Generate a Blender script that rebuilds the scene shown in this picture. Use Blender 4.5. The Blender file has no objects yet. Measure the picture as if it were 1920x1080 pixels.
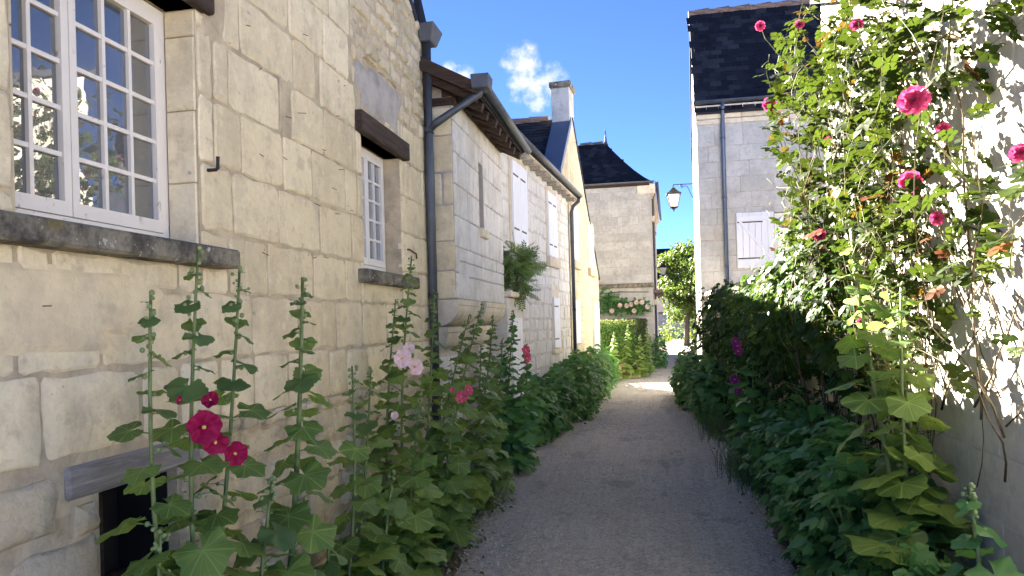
import bpy, bmesh, math, random
import numpy as np
from mathutils import Vector, Matrix

random.seed(7); rs = np.random.RandomState(7)
R = math.radians
scene = bpy.context.scene
COL = scene.collection

# ------------------------------------------------------------------ camera
cam_d = bpy.data.cameras.new('camera'); cam = bpy.data.objects.new('camera', cam_d); COL.objects.link(cam)
CAM = Vector((0, 0, 1.65))
cam.matrix_world = Matrix.Translation(CAM) @ Matrix.Rotation(R(10.4), 4, 'Z') @ Matrix.Rotation(R(90), 4, 'X') @ Matrix.Rotation(R(-1.5), 4, 'Z')
cam_d.sensor_width = 36; cam_d.lens = 26.0; cam_d.shift_y = 67 / 1920
cam_d.clip_start = 0.05; cam_d.clip_end = 2000
scene.camera = cam

# ------------------------------------------------------------------ sky and sun
SUN_AZ = R(50); SUN_EL = R(30)                       # azimuth measured from -X towards +Y
SUN = Vector((-math.cos(SUN_AZ) * math.cos(SUN_EL), math.sin(SUN_AZ) * math.cos(SUN_EL), math.sin(SUN_EL)))
world = bpy.data.worlds.new('World'); scene.world = world; world.use_nodes = True
wn, wl = world.node_tree.nodes, world.node_tree.links
wn.clear()
w_out = wn.new('ShaderNodeOutputWorld'); w_bg = wn.new('ShaderNodeBackground'); sky = wn.new('ShaderNodeTexSky')
sky.sky_type = 'NISHITA'; sky.sun_disc = False
sky.sun_elevation = SUN_EL; sky.sun_rotation = R(50 - 90)
sky.altitude = 100; sky.air_density = 0.165; sky.dust_density = 0.0; sky.ozone_density = 6.5
w_bg.inputs['Strength'].default_value = 0.05
CLOUD = (1.55, 1.57, 1.62)

def wmath(op, a, b=None, c=None):
    n = wn.new('ShaderNodeMath'); n.operation = op
    for i, s in enumerate((a, b, c)):
        if s is None: continue
        if isinstance(s, (int, float)): n.inputs[i].default_value = s
        else: wl.new(s, n.inputs[i])
    return n.outputs[0]
def wvec(op, a, b=None):
    n = wn.new('ShaderNodeVectorMath'); n.operation = op
    for i, s in enumerate((a, b)):
        if s is None: continue
        if isinstance(s, (tuple, list, Vector)): n.inputs[i].default_value = tuple(s)
        else: wl.new(s, n.inputs[i])
    return n
tc = wn.new('ShaderNodeTexCoord')
dirn = wvec('NORMALIZE', tc.outputs['Generated']).outputs[0]
nz1 = wn.new('ShaderNodeTexNoise'); nz1.inputs['Scale'].default_value = 48; nz1.inputs['Detail'].default_value = 7; nz1.inputs['Roughness'].default_value = 0.62
wl.new(dirn, nz1.inputs['Vector'])
# small cumulus puffs: (direction, angular radius); a few lie outside the view, as over the rest of the sky
def sky_dir(az, el):  # az from +Y towards +X, degrees
    return Vector((math.sin(R(az)) * math.cos(R(el)), math.cos(R(az)) * math.cos(R(el)), math.sin(R(el))))
puffs = []
for px, py, r in [(955, 128, 15), (982, 124, 27), (978, 152, 26), (1003, 170, 25), (1035, 152, 24), (1045, 172, 15), (1010, 190, 15),
                  (868, 140, 15), (845, 134, 12)]:
    u = (px - 960) / 1387; v = (607 - py) / 1387
    u, v = u * math.cos(R(1.5)) + v * math.sin(R(1.5)), -u * math.sin(R(1.5)) + v * math.cos(R(1.5))
    d = Vector((-math.sin(R(10.4)) + math.cos(R(10.4)) * u, math.cos(R(10.4)) + math.sin(R(10.4)) * u, v)).normalized()
    puffs.append((d, r / 1387 * 1.25))
for az, el, r in [(70, 24, .05), (74, 22, .06), (150, 30, .05), (156, 31, .04), (-100, 20, .06), (-40, 34, .04), (100, 40, .05)]:
    puffs.append((sky_dir(az, el), r))
acc = None
for d, r in puffs:
    dist = wvec('DISTANCE', dirn, d).outputs['Value']
    q = wmath('SUBTRACT', 1.0, wmath('DIVIDE', dist, r))
    acc = q if acc is None else wmath('MAXIMUM', acc, q)
val = wmath('ADD', wmath('MULTIPLY', acc, 1.0), wmath('MULTIPLY', wmath('SUBTRACT', nz1.outputs['Fac'], 0.5), 3.4))
mr = wn.new('ShaderNodeMapRange'); mr.interpolation_type = 'SMOOTHSTEP'
mr.inputs['From Min'].default_value = -0.25; mr.inputs['From Max'].default_value = 1.25
wl.new(val, mr.inputs['Value'])
gate = wn.new('ShaderNodeMapRange'); gate.inputs['From Min'].default_value = -0.45; gate.inputs['From Max'].default_value = 0.05
wl.new(acc, gate.inputs['Value'])
cfac = wmath('MULTIPLY', mr.outputs[0], gate.outputs[0])
mixw = wn.new('ShaderNodeMix'); mixw.data_type = 'RGBA'
wl.new(cfac, mixw.inputs[0]); wl.new(sky.outputs[0], mixw.inputs[6]); mixw.inputs[7].default_value = (*CLOUD, 1)
wl.new(mixw.outputs[2], w_bg.inputs['Color']); wl.new(w_bg.outputs[0], w_out.inputs['Surface'])

sun_d = bpy.data.lights.new('sun', 'SUN'); sun_d.energy = 5.0; sun_d.angle = R(0.55); sun_d.color = (1.0, 0.91, 0.77)
sun = bpy.data.objects.new('sun', sun_d); COL.objects.link(sun)
sun.rotation_euler = (-SUN).to_track_quat('-Z', 'Y').to_euler()

vs = scene.view_settings
vs.view_transform = 'Standard'; vs.look = 'None'; vs.exposure = 3.95; vs.gamma = 1.0; vs.use_curve_mapping = False
scene.cycles.max_bounces = 8; scene.cycles.diffuse_bounces = 5; scene.cycles.transmission_bounces = 4
scene.cycles.caustics_reflective = False; scene.cycles.caustics_refractive = False
scene.cycles.sample_clamp_indirect = 6

# ------------------------------------------------------------------ materials
class NT:
    def __init__(s, name):
        s.m = bpy.data.materials.new(name); s.m.use_nodes = True; s.t = s.m.node_tree
        s.n = s.t.nodes; s.l = s.t.links; s.n.clear()
        s.out = s.n.new('ShaderNodeOutputMaterial'); s.b = s.n.new('ShaderNodeBsdfPrincipled')
        s.l.new(s.b.outputs[0], s.out.inputs[0])
    def set(s, node, key, v):
        if v is None: return
        i = node.inputs[key]
        if isinstance(v, bpy.types.NodeSocket): s.l.new(v, i)
        elif isinstance(v, (tuple, list)) and len(v) == 3 and i.type == 'RGBA': i.default_value = (*v, 1)
        else: i.default_value = v
    def pos(s, scale=(1, 1, 1), obj=False):
        if obj: g = s.n.new('ShaderNodeTexCoord').outputs['Object']
        else: g = s.n.new('ShaderNodeNewGeometry').outputs['Position']
        mp = s.n.new('ShaderNodeMapping'); s.l.new(g, mp.inputs['Vector']); mp.inputs['Scale'].default_value = scale
        return mp.outputs[0]
    def noise(s, vec, scale, detail=4, rough=.55, out='Fac', dist=0):
        n = s.n.new('ShaderNodeTexNoise'); s.l.new(vec, n.inputs['Vector'])
        n.inputs['Scale'].default_value = scale; n.inputs['Detail'].default_value = detail; n.inputs['Roughness'].default_value = rough
        n.inputs['Distortion'].default_value = dist
        return n.outputs[out]
    def voro(s, vec, scale, feature='F1', out='Distance'):
        n = s.n.new('ShaderNodeTexVoronoi'); s.l.new(vec, n.inputs['Vector']); n.inputs['Scale'].default_value = scale; n.feature = feature
        return n.outputs[out]
    def map(s, v, a, b, c=0., d=1., smooth=True):
        n = s.n.new('ShaderNodeMapRange'); n.interpolation_type = 'SMOOTHSTEP' if smooth else 'LINEAR'
        s.set(n, 'Value', v)
        for k, x in zip(('From Min', 'From Max', 'To Min', 'To Max'), (a, b, c, d)): n.inputs[k].default_value = x
        return n.outputs[0]
    def mix(s, f, a, b, blend='MIX'):
        n = s.n.new('ShaderNodeMix'); n.data_type = 'RGBA'; n.blend_type = blend
        s.set(n, 0, f)
        for k, v in ((6, a), (7, b)):
            if isinstance(v, bpy.types.NodeSocket): s.l.new(v, n.inputs[k])
            else: n.inputs[k].default_value = (*v, 1) if isinstance(v, (tuple, list)) else (v, v, v, 1)
        return n.outputs[2]
    def math(s, op, a, b=None):
        n = s.n.new('ShaderNodeMath'); n.operation = op
        for i, v in enumerate((a, b)):
            if v is None: continue
            if isinstance(v, bpy.types.NodeSocket): s.l.new(v, n.inputs[i])
            else: n.inputs[i].default_value = v
        return n.outputs[0]
    def ramp(s, f, stops):
        n = s.n.new('ShaderNodeValToRGB'); s.l.new(f, n.inputs[0]); e = n.color_ramp.elements
        while len(e) < len(stops): e.new(.5)
        for x, (p, c) in zip(e, stops): x.position = p; x.color = (*c, 1)
        return n.outputs[0]
    def rnd(s):
        return s.n.new('ShaderNodeObjectInfo').outputs['Random']
    def bump(s, h, strength=.3, dist=.01, prev=None):
        n = s.n.new('ShaderNodeBump'); s.l.new(h, n.inputs['Height']); n.inputs['Strength'].default_value = strength; n.inputs['Distance'].default_value = dist
        if prev is not None: s.l.new(prev, n.inputs['Normal'])
        return n.outputs[0]
    def fin(s, color=None, rough=None, normal=None, metal=None, spec=None):
        s.set(s.b, 'Base Color', color); s.set(s.b, 'Roughness', rough); s.set(s.b, 'Normal', normal)
        s.set(s.b, 'Metallic', metal); s.set(s.b, 'Specular IOR Level', spec)
        return s.m

def m_stone(name, light, mid, dark, stain=.5, pit=.5, bump=.35, white=0.):
    t = NT(name); p = t.pos()
    r = t.rnd()
    base = t.ramp(r, [(0, dark), (.3, mid), (.7, light), (1, tuple(min(1, c * 1.07) for c in light))])
    n1 = t.noise(p, 2.3, 6, .65)
    base = t.mix(t.map(n1, .40, .70, 0, .85), base, tuple(c * .76 for c in mid))
    n2 = t.noise(p, 8.5, 7, .72)
    base = t.mix(t.map(n2, .50, .66, 0, .55), base, tuple(c * .70 for c in dark))
    base = t.mix(t.map(n2, .46, .34, 0, .5), base, tuple(min(.85, c * 1.12) for c in light))
    # grey weathering runs
    st = t.noise(t.pos((5, 5, 1.1)), 1.0, 5, .6)
    base = t.mix(t.map(st, .58, .82, 0, stain), base, (.27, .25, .21))
    # ochre rust tints
    oc = t.noise(p, 1.1, 3, .5)
    base = t.mix(t.map(oc, .6, .8, 0, .4), base, (.56, .42, .24))
    if white: base = t.mix(t.map(t.noise(p, 3.1, 5, .7), .45, .62, 0, white), base, (.70, .70, .70))
    fine = t.noise(p, 38, 6, .7)
    base = t.mix(t.map(fine, .35, .8, 0, .30), base, tuple(c * .66 for c in dark))
    pits = t.map(t.voro(t.mix(.12, p, t.noise(p, 9, 3, .6, 'Color')), 15), .05, .17, 1, 0)
    pits = t.math('MULTIPLY', pits, t.map(t.noise(p, 5, 3), .5, .62))
    base = t.mix(t.math('MULTIPLY', pits, .8 * pit), base, (.20, .16, .11))
    h = t.math('ADD', t.math('MULTIPLY', t.noise(p, 10, 9, .70), 1.6), t.math('MULTIPLY', pits, -.35 * pit))
    h = t.math('ADD', h, t.math('MULTIPLY', t.noise(p, 90, 4, .7), .25))
    return t.fin(base, .92, t.bump(h, bump, .02), spec=.25)

def m_simple(name, col, rough=.6, var=.25, scale=8, bump=.15, metal=0., spec=.4, stretch=(1, 1, 1), dirt=None, bd=.01):
    t = NT(name); p = t.pos(stretch)
    n = t.noise(p, scale, 6, .6)
    c = t.mix(t.map(n, .3, .75), tuple(x * (1 + var) for x in col), tuple(x * (1 - var) for x in col))
    c = t.mix(t.math('MULTIPLY', t.rnd(), .35), c, tuple(x * (1 - .7 * var) for x in col))
    if dirt: c = t.mix(t.map(t.noise(t.pos(), scale * .5, 5, .7), .52, .75, 0, .8), c, dirt)
    return t.fin(c, rough, t.bump(t.noise(p, scale * 4, 6, .6), bump, bd), metal, spec)

def m_wood(name, a, b, axis='y', rough=.8):
    st = {'y': (14, 1.2, 14), 'z': (14, 14, 1.2), 'x': (1.2, 14, 14)}[axis]
    t = NT(name); p = t.pos(st)
    g = t.noise(p, 3, 8, .7, dist=.6)
    c = t.ramp(g, [(.25, tuple(x * .45 for x in b)), (.45, b), (.7, a)])
    c = t.mix(t.math('MULTIPLY', t.rnd(), .4), c, tuple(x * .7 for x in b))
    return t.fin(c, rough, t.bump(g, .6, .012), spec=.3)

def m_paint(name, col, wood=(.33, .30, .26), peel=.62, rough=.5):
    t = NT(name); p = t.pos((1, 1, 1))
    n = t.math('ADD', t.noise(t.pos((6, 6, 3)), 3, 8, .75), t.math('MULTIPLY', t.noise(p, 2, 2), .25))
    c = t.mix(t.map(n, peel, peel + .05), tuple(x * 1. for x in col), wood)
    c = t.mix(t.map(t.noise(p, 6, 4, .6), .4, .8, 0, .25), c, tuple(x * .72 for x in col))
    c = t.mix(t.math('MULTIPLY', t.rnd(), .18), c, tuple(x * .8 for x in col))
    return t.fin(c, rough, t.bump(n, .25, .004), spec=.35)

def m_leaf(name, cols, back=(.16, .26, .03), rough=.42, trans=.38, spec=.45, yellow=.0, ycol=(.42, .30, .04), veins=False):
    """cols: dark-to-light list of leaf greens"""
    t = NT(name)
    at = t.n.new('ShaderNodeAttribute'); at.attribute_name = 'rnd'
    f = t.math('FRACT', t.math('ADD', t.rnd(), at.outputs['Fac']))
    k = len(cols)
    c = t.ramp(f, [(i / max(1, k - 1) * (1 - yellow), x) for i, x in enumerate(cols)])
    if yellow: c = t.mix(t.map(f, 1 - yellow, 1 - yellow + .01), c, ycol)
    p = t.pos()
    c = t.mix(t.map(t.noise(p, 14, 4, .6), .4, .75, 0, .45), c, tuple(x * .72 for x in cols[0]))
    hgt = t.noise(p, 45, 3, .6)
    if veins:
        q = t.n.new('ShaderNodeSeparateXYZ'); t.l.new(t.n.new('ShaderNodeTexCoord').outputs['Object'], q.inputs[0])
        yy = t.math('SUBTRACT', q.outputs[1], .9); ang = t.math('ARCTAN2', q.outputs[0], yy)
        rad = t.math('SQRT', t.math('ADD', t.math('MULTIPLY', q.outputs[0], q.outputs[0]), t.math('MULTIPLY', yy, yy)))
        def ray(k, w):
            v = t.math('ABSOLUTE', t.math('SUBTRACT', t.math('FRACT', t.math('ADD', t.math('MULTIPLY', ang, k / (2 * math.pi)), .5)), .5))
            return t.map(t.math('MULTIPLY', t.math('MULTIPLY', v, rad), 6 / k), w, w * .3, 0, 1)
        vn = t.math('MAXIMUM', ray(6, .035), t.math('MULTIPLY', ray(18, .02), .45))
        c = t.mix(t.math('MULTIPLY', vn, .6), c, tuple(min(.5, x * 1.5 + .03) for x in cols[-1]))
        c = t.mix(t.map(rad, .75, 1.05, 0, .35), c, tuple(x * 1.15 for x in cols[-1]))
        hgt = t.math('SUBTRACT', t.math('MULTIPLY', hgt, .6), t.math('MULTIPLY', vn, .8))
    t.fin(c, rough, t.bump(hgt, .35, .006), spec=spec)
    tr = t.n.new('ShaderNodeBsdfTranslucent')
    tc_ = t.mix(.55, c, back); t.l.new(tc_, tr.inputs['Color'])
    gain = t.mix(1.0, tc_, (1.7, 1.7, 1.7), 'MULTIPLY'); t.l.new(gain, tr.inputs['Color'])
    mx = t.n.new('ShaderNodeMixShader'); mx.inputs[0].default_value = trans
    t.l.new(t.b.outputs[0], mx.inputs[1]); t.l.new(tr.outputs[0], mx.inputs[2]); t.l.new(mx.outputs[0], t.out.inputs[0])
    return t.m

def m_petal(name, a, b, trans=.35):
    t = NT(name)
    f = t.noise(t.pos(), 60, 3, .5)
    c = t.mix(t.map(f, .35, .7), a, b)
    t.fin(c, .55, None, spec=.2)
    tr = t.n.new('ShaderNodeBsdfTranslucent'); t.l.new(c, tr.inputs['Color'])
    mx = t.n.new('ShaderNodeMixShader'); mx.inputs[0].default_value = trans
    t.l.new(t.b.outputs[0], mx.inputs[1]); t.l.new(tr.outputs[0], mx.inputs[2]); t.l.new(mx.outputs[0], t.out.inputs[0])
    return t.m

def m_glass(name, col=(.05, .055, .06), gl=.5):
    t = NT(name)
    t.fin(col, .25, spec=.5)
    g = t.n.new('ShaderNodeBsdfGlossy'); g.inputs['Roughness'].default_value = .012; g.inputs['Color'].default_value = (.92, .95, 1, 1)
    t.l.new(t.bump(t.noise(t.pos(), 5, 2, .4), .04, .02), g.inputs['Normal'])
    fr = t.n.new('ShaderNodeFresnel'); fr.inputs['IOR'].default_value = 1.5
    mx = t.n.new('ShaderNodeMixShader'); t.l.new(t.map(fr.outputs[0], 0, 1, gl, 1, False), mx.inputs[0])
    t.l.new(t.b.outputs[0], mx.inputs[1]); t.l.new(g.outputs[0], mx.inputs[2]); t.l.new(mx.outputs[0], t.out.inputs[0])
    return t.m

def m_slate(name):
    t = NT(name); p = t.pos()
    at = t.n.new('ShaderNodeAttribute'); at.attribute_name = 'rnd'
    f = t.math('FRACT', t.math('ADD', t.rnd(), at.outputs['Fac']))
    c = t.ramp(f, [(0, (.007, .009, .015)), (.6, (.012, .015, .024)), (1, (.030, .034, .044))])
    c = t.mix(t.map(t.noise(p, 5, 6, .7), .64, .74, 0, .65), c, (.10, .10, .085))
    return t.fin(c, .75, t.bump(t.noise(p, 30, 4), .2, .01), spec=.15)

def m_sill(name):
    t = NT(name); p = t.pos()
    c = t.mix(t.map(t.noise(p, 7, 8, .75), .35, .65), (.30, .27, .20), (.07, .065, .055))
    c = t.mix(t.map(t.noise(p, 16, 5, .7), .6, .66), c, (.50, .49, .44))
    c = t.mix(t.map(t.noise(p, 4, 4, .6), .62, .72, 0, .6), c, (.22, .17, .05))
    return t.fin(c, .95, t.bump(t.noise(p, 25, 8, .75), .8, .015), spec=.2)

def m_path():
    t = NT('path_gravel'); p = t.pos()
    big = t.noise(p, .55, 4, .6)
    c = t.mix(t.map(big, .38, .66), (.74, .70, .645), (.60, .565, .52))
    mid = t.noise(p, 2.6, 6, .7)
    c = t.mix(t.map(mid, .48, .68, 0, .75), c, (.68, .615, .535))
    m6 = t.noise(p, 6.5, 6, .75)
    c = t.mix(t.map(m6, .50, .57, 0, .5), c, (.40, .365, .325)); c = t.mix(t.map(m6, .48, .42, 0, .5), c, (.52, .465, .395))
    tr = t.noise(t.pos((3.2, .28, 1)), 1.6, 4, .6)
    c = t.mix(t.map(tr, .50, .58, 0, .5), c, (.47, .42, .355)); c = t.mix(t.map(tr, .47, .40, 0, .5), c, (.36, .33, .295))
    gr = t.noise(p, 17, 5, .8)
    c = t.mix(t.map(gr, .51, .58, 0, .55), c, (.36, .33, .30)); c = t.mix(t.map(gr, .48, .42, 0, .6), c, (.56, .50, .43))
    cell = t.voro(p, 62, 'F1', 'Color'); cd = t.voro(p, 62)
    c = t.mix(.45, c, t.mix(t.map(cell, .1, .9, smooth=False), (.16, .145, .13), (.66, .60, .53)))
    wear = t.map(t.noise(t.pos((1.3, .7, 1)), 1.3, 5, .7), .57, .62)
    c = t.mix(t.math('MULTIPLY', wear, .38), c, (.20, .195, .195))
    h = t.math('SUBTRACT', t.noise(p, 30, 6, .75), t.math('MULTIPLY', cd, .9))
    return t.fin(c, .95, t.bump(h, .8, .02, t.bump(t.noise(p, 4, 4), .3, .03)), spec=.2)

def m_soil():
    t = NT('soil'); p = t.pos()
    c = t.mix(t.map(t.noise(p, 3, 7, .7), .35, .7), (.20, .155, .11), (.10, .08, .055))
    c = t.mix(t.map(t.noise(p, 1.2, 4, .6), .55, .7, 0, .7), c, (.085, .10, .035))
    c = t.mix(t.map(t.noise(p, 60, 3, .7), .55, .7, 0, .5), c, (.34, .30, .24))
    return t.fin(c, .97, t.bump(t.noise(p, 22, 8, .75), .8, .03), spec=.15)

M = {}
M['stone_warm'] = m_stone('stone_warm', (.82, .715, .485), (.77, .665, .44), (.68, .575, .37), .55, .7, .4)
M['stone_rough'] = m_stone('stone_rough', (.74, .64, .44), (.68, .58, .39), (.58, .49, .325), .5, 1., .95)
M['stone_white'] = m_stone('stone_white', (.74, .72, .66), (.70, .675, .61), (.63, .59, .52), .5, .5, .4, .5)
M['stone_cream'] = m_stone('stone_cream', (.74, .67, .53), (.69, .615, .475), (.60, .53, .41), .4, .5, .4)
M['stone_grey'] = m_stone('stone_grey', (.55, .545, .515), (.50, .495, .465), (.435, .43, .40), .45, .4, .3)
M['stone_gold'] = m_stone('stone_gold', (.55, .485, .355), (.50, .44, .315), (.43, .375, .27), .35, .4, .3)
M['stone_cool'] = m_stone('stone_cool', (.51, .50, .47), (.46, .45, .42), (.395, .385, .36), .7, .5, .3)
M['mortar'] = m_simple('mortar', (.50, .42, .285), .95, .25, 6, .8, spec=.2, dirt=(.38, .315, .215), bd=.02)
M['mortar_grey'] = m_simple('mortar_grey', (.42, .385, .34), .95, .2, 6, .6, spec=.2, dirt=(.26, .24, .21))
M['mortar_white'] = m_simple('mortar_white', (.56, .53, .48), .95, .15, 6, .5, spec=.2, dirt=(.42, .38, .32))
M['render_warm'] = m_simple('render_warm', (.72, .615, .40), .93, .14, 7, .9, spec=.2, dirt=(.54, .46, .34))
M['render'] = m_simple('render', (.66, .62, .55), .93, .10, 4, .35, spec=.2, dirt=(.50, .46, .40))
M['wood_dark'] = m_wood('wood_dark', (.10, .068, .05), (.045, .03, .023), 'y')
M['wood_dark_x'] = m_wood('wood_dark_x', (.10, .062, .042), (.038, .024, .018), 'x')
M['wood_grey'] = m_wood('wood_grey', (.50, .47, .43), (.27, .25, .23), 'y')
M['paint_white'] = m_paint('paint_white', (.82, .79, .73), peel=.88)
M['paint_peeling'] = m_paint('paint_peeling', (.82, .77, .67), peel=.74)
M['paint_shutter'] = m_paint('paint_shutter', (.72, .74, .80), (.5, .5, .5), peel=.92)
M['sill'] = m_sill('sill')
M['zinc'] = m_simple('zinc', (.085, .095, .11), .5, .2, 5, .06, .35, .5)
M['zinc_blue'] = m_simple('zinc_blue', (.10, .135, .20), .45, .12, 3, .05, .4, .5)
M['iron'] = m_simple('iron', (.035, .032, .032), .6, .3, 30, .2, .5)
M['rust'] = m_simple('rust', (.16, .07, .03), .9, .4, 40, .4)
M['slate'] = m_slate('slate')
M['tile'] = m_simple('ridge_tile', (.17, .12, .10), .9, .3, 12, .4, dirt=(.22, .21, .16))
M['glass'] = m_glass('glass', (.085, .09, .09), .14)
M['glass_dim'] = m_glass('glass_dim', (.16, .18, .20), .25)
M['glass_milky'] = m_glass('glass_milky', (.60, .58, .52), .15)
M['dark'] = m_simple('vent_shade', (.012, .011, .010), 1, .2, 3, 0)  # near-black colour standing in for the shade inside the cellar vent
M['path'] = m_path(); M['soil'] = m_soil()
M['pale_bounce_gravel'] = m_simple('pale_bounce_gravel', (.46, .41, .34), .95, .15, 6, .4, spec=.2)
M['pebble'] = m_simple('pebble', (.55, .51, .46), .95, .45, 40, .2)
G1 = [(.020, .050, .014), (.033, .075, .019), (.05, .105, .026), (.075, .14, .034)]
M['leaf_holly'] = m_leaf('leaf_hollyhock', [(.080, .145, .045), (.11, .185, .058), (.145, .225, .070), (.18, .265, .082)], (.22, .31, .06), .5, .36, .35, .006, (.30, .27, .05))
M['leaf_holly_veined'] = m_leaf('leaf_hollyhock_veined', [(.095, .165, .040), (.13, .215, .050), (.175, .265, .060), (.22, .315, .07)], (.22, .31, .06), .5, .36, .35, .006, (.30, .27, .05), veins=True)
M['leaf_dark'] = m_leaf('leaf_dark', [(.050, .150, .045), (.075, .20, .056), (.105, .245, .065), (.145, .29, .078)], (.14, .28, .05), .5, .30, .3)
M['leaf_bank'] = m_leaf('leaf_bank', [(.055, .16, .045), (.08, .21, .055), (.11, .25, .065), (.15, .29, .075)], (.16, .3, .05), .5, .30, .3)
M['leaf_creeper'] = m_leaf('leaf_creeper', [(.018, .048, .013), (.028, .068, .015), (.041, .088, .018), (.057, .108, .020)], (.055, .09, .009), .55, .30, .10)
M['leaf_rose'] = m_leaf('leaf_rose', [(.009, .022, .005), (.015, .032, .006), (.022, .042, .007), (.031, .052, .008), (.044, .058, .009)], (.055, .08, .007), .6, .28, .08, .07, (.13, .035, .012))
M['leaf_tree'] = m_leaf('leaf_tree', [(.018, .042, .008), (.03, .06, .011), (.048, .084, .014)], (.10, .15, .014), .45, .42)
M['leaf_light'] = m_leaf('leaf_light', [(.045, .08, .014), (.07, .11, .018), (.10, .14, .024)], (.14, .18, .02), .5, .4)
M['leaf_hedge'] = m_leaf('leaf_hedge', [(.022, .042, .010), (.035, .056, .012), (.052, .070, .015), (.075, .060, .020)], (.10, .12, .02), .6, .3)
M['leaf_dry'] = m_leaf('leaf_dry', [(.16, .09, .04), (.24, .13, .05), (.30, .2, .09)], (.3, .16, .05), .8, .2)
M['leaf_sage'] = m_leaf('leaf_sage', [(.07, .12, .05), (.10, .155, .065), (.14, .19, .08)], (.15, .22, .06), .7, .25, .2)
M['stem'] = m_simple('stem', (.15, .20, .065), .6, .25, 20, .1)
M['cane'] = m_simple('cane', (.115, .085, .05), .8, .4, 20, .3)
M['cane_green'] = m_simple('cane_green', (.14, .15, .06), .7, .35, 15, .2)
M['bark'] = m_wood('bark', (.16, .13, .10), (.075, .06, .048), 'z')
M['bud'] = m_simple('bud', (.20, .27, .10), .7, .2, 40, .1)
M['petal_magenta'] = m_petal('petal_magenta', (.30, .006, .055), (.42, .012, .09))
M['petal_pale'] = m_petal('petal_pale', (.80, .56, .58), (.85, .68, .68))
M['petal_pink'] = m_petal('petal_pink', (.62, .07, .17), (.75, .16, .26))
M['petal_rose'] = m_petal('petal_rose', (.46, .035, .13), (.56, .10, .22))
M['petal_purple'] = m_petal('petal_purple', (.22, .02, .17), (.34, .06, .28))
M['petal_cream'] = m_petal('petal_cream', (.80, .60, .52), (.85, .75, .66))
M['stamen'] = m_simple('stamen', (.70, .55, .14), .8, .1, 20, .1)
M['lamp_glass'] = m_glass('lamp_glass', (.42, .42, .40), .12)

# ------------------------------------------------------------------ object helpers
WM = {}
def thing(name, label, cat, loc=(0, 0, 0), group=None):
    o = bpy.data.objects.new(name, None); COL.objects.link(o); o.location = loc; o.empty_display_size = .2
    o['label'] = label; o['category'] = cat
    if group: o['group'] = group
    WM[o.name] = Vector(loc)
    return o
def link(o, parent, local=False):
    COL.objects.link(o)
    if parent is not None:
        o.parent = parent
        if not local and parent.name in WM: o.matrix_parent_inverse = Matrix.Translation(-WM[parent.name])
    return o
def mesh(name, v, f, mat, smooth=False):
    me = bpy.data.meshes.new(name); me.from_pydata([tuple(x) for x in v], [], [tuple(x) for x in f])
    for m in (mat if isinstance(mat, (list, tuple)) else [mat]): me.materials.append(M[m] if isinstance(m, str) else m)
    if smooth: me.shade_smooth()
    return me
def obj(name, v, f, mat, parent=None, smooth=False, local=False, kind=None):
    o = bpy.data.objects.new(name, mesh(name, v, f, mat, smooth))
    link(o, parent, local)
    if kind: o['kind'] = kind
    return o
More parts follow.
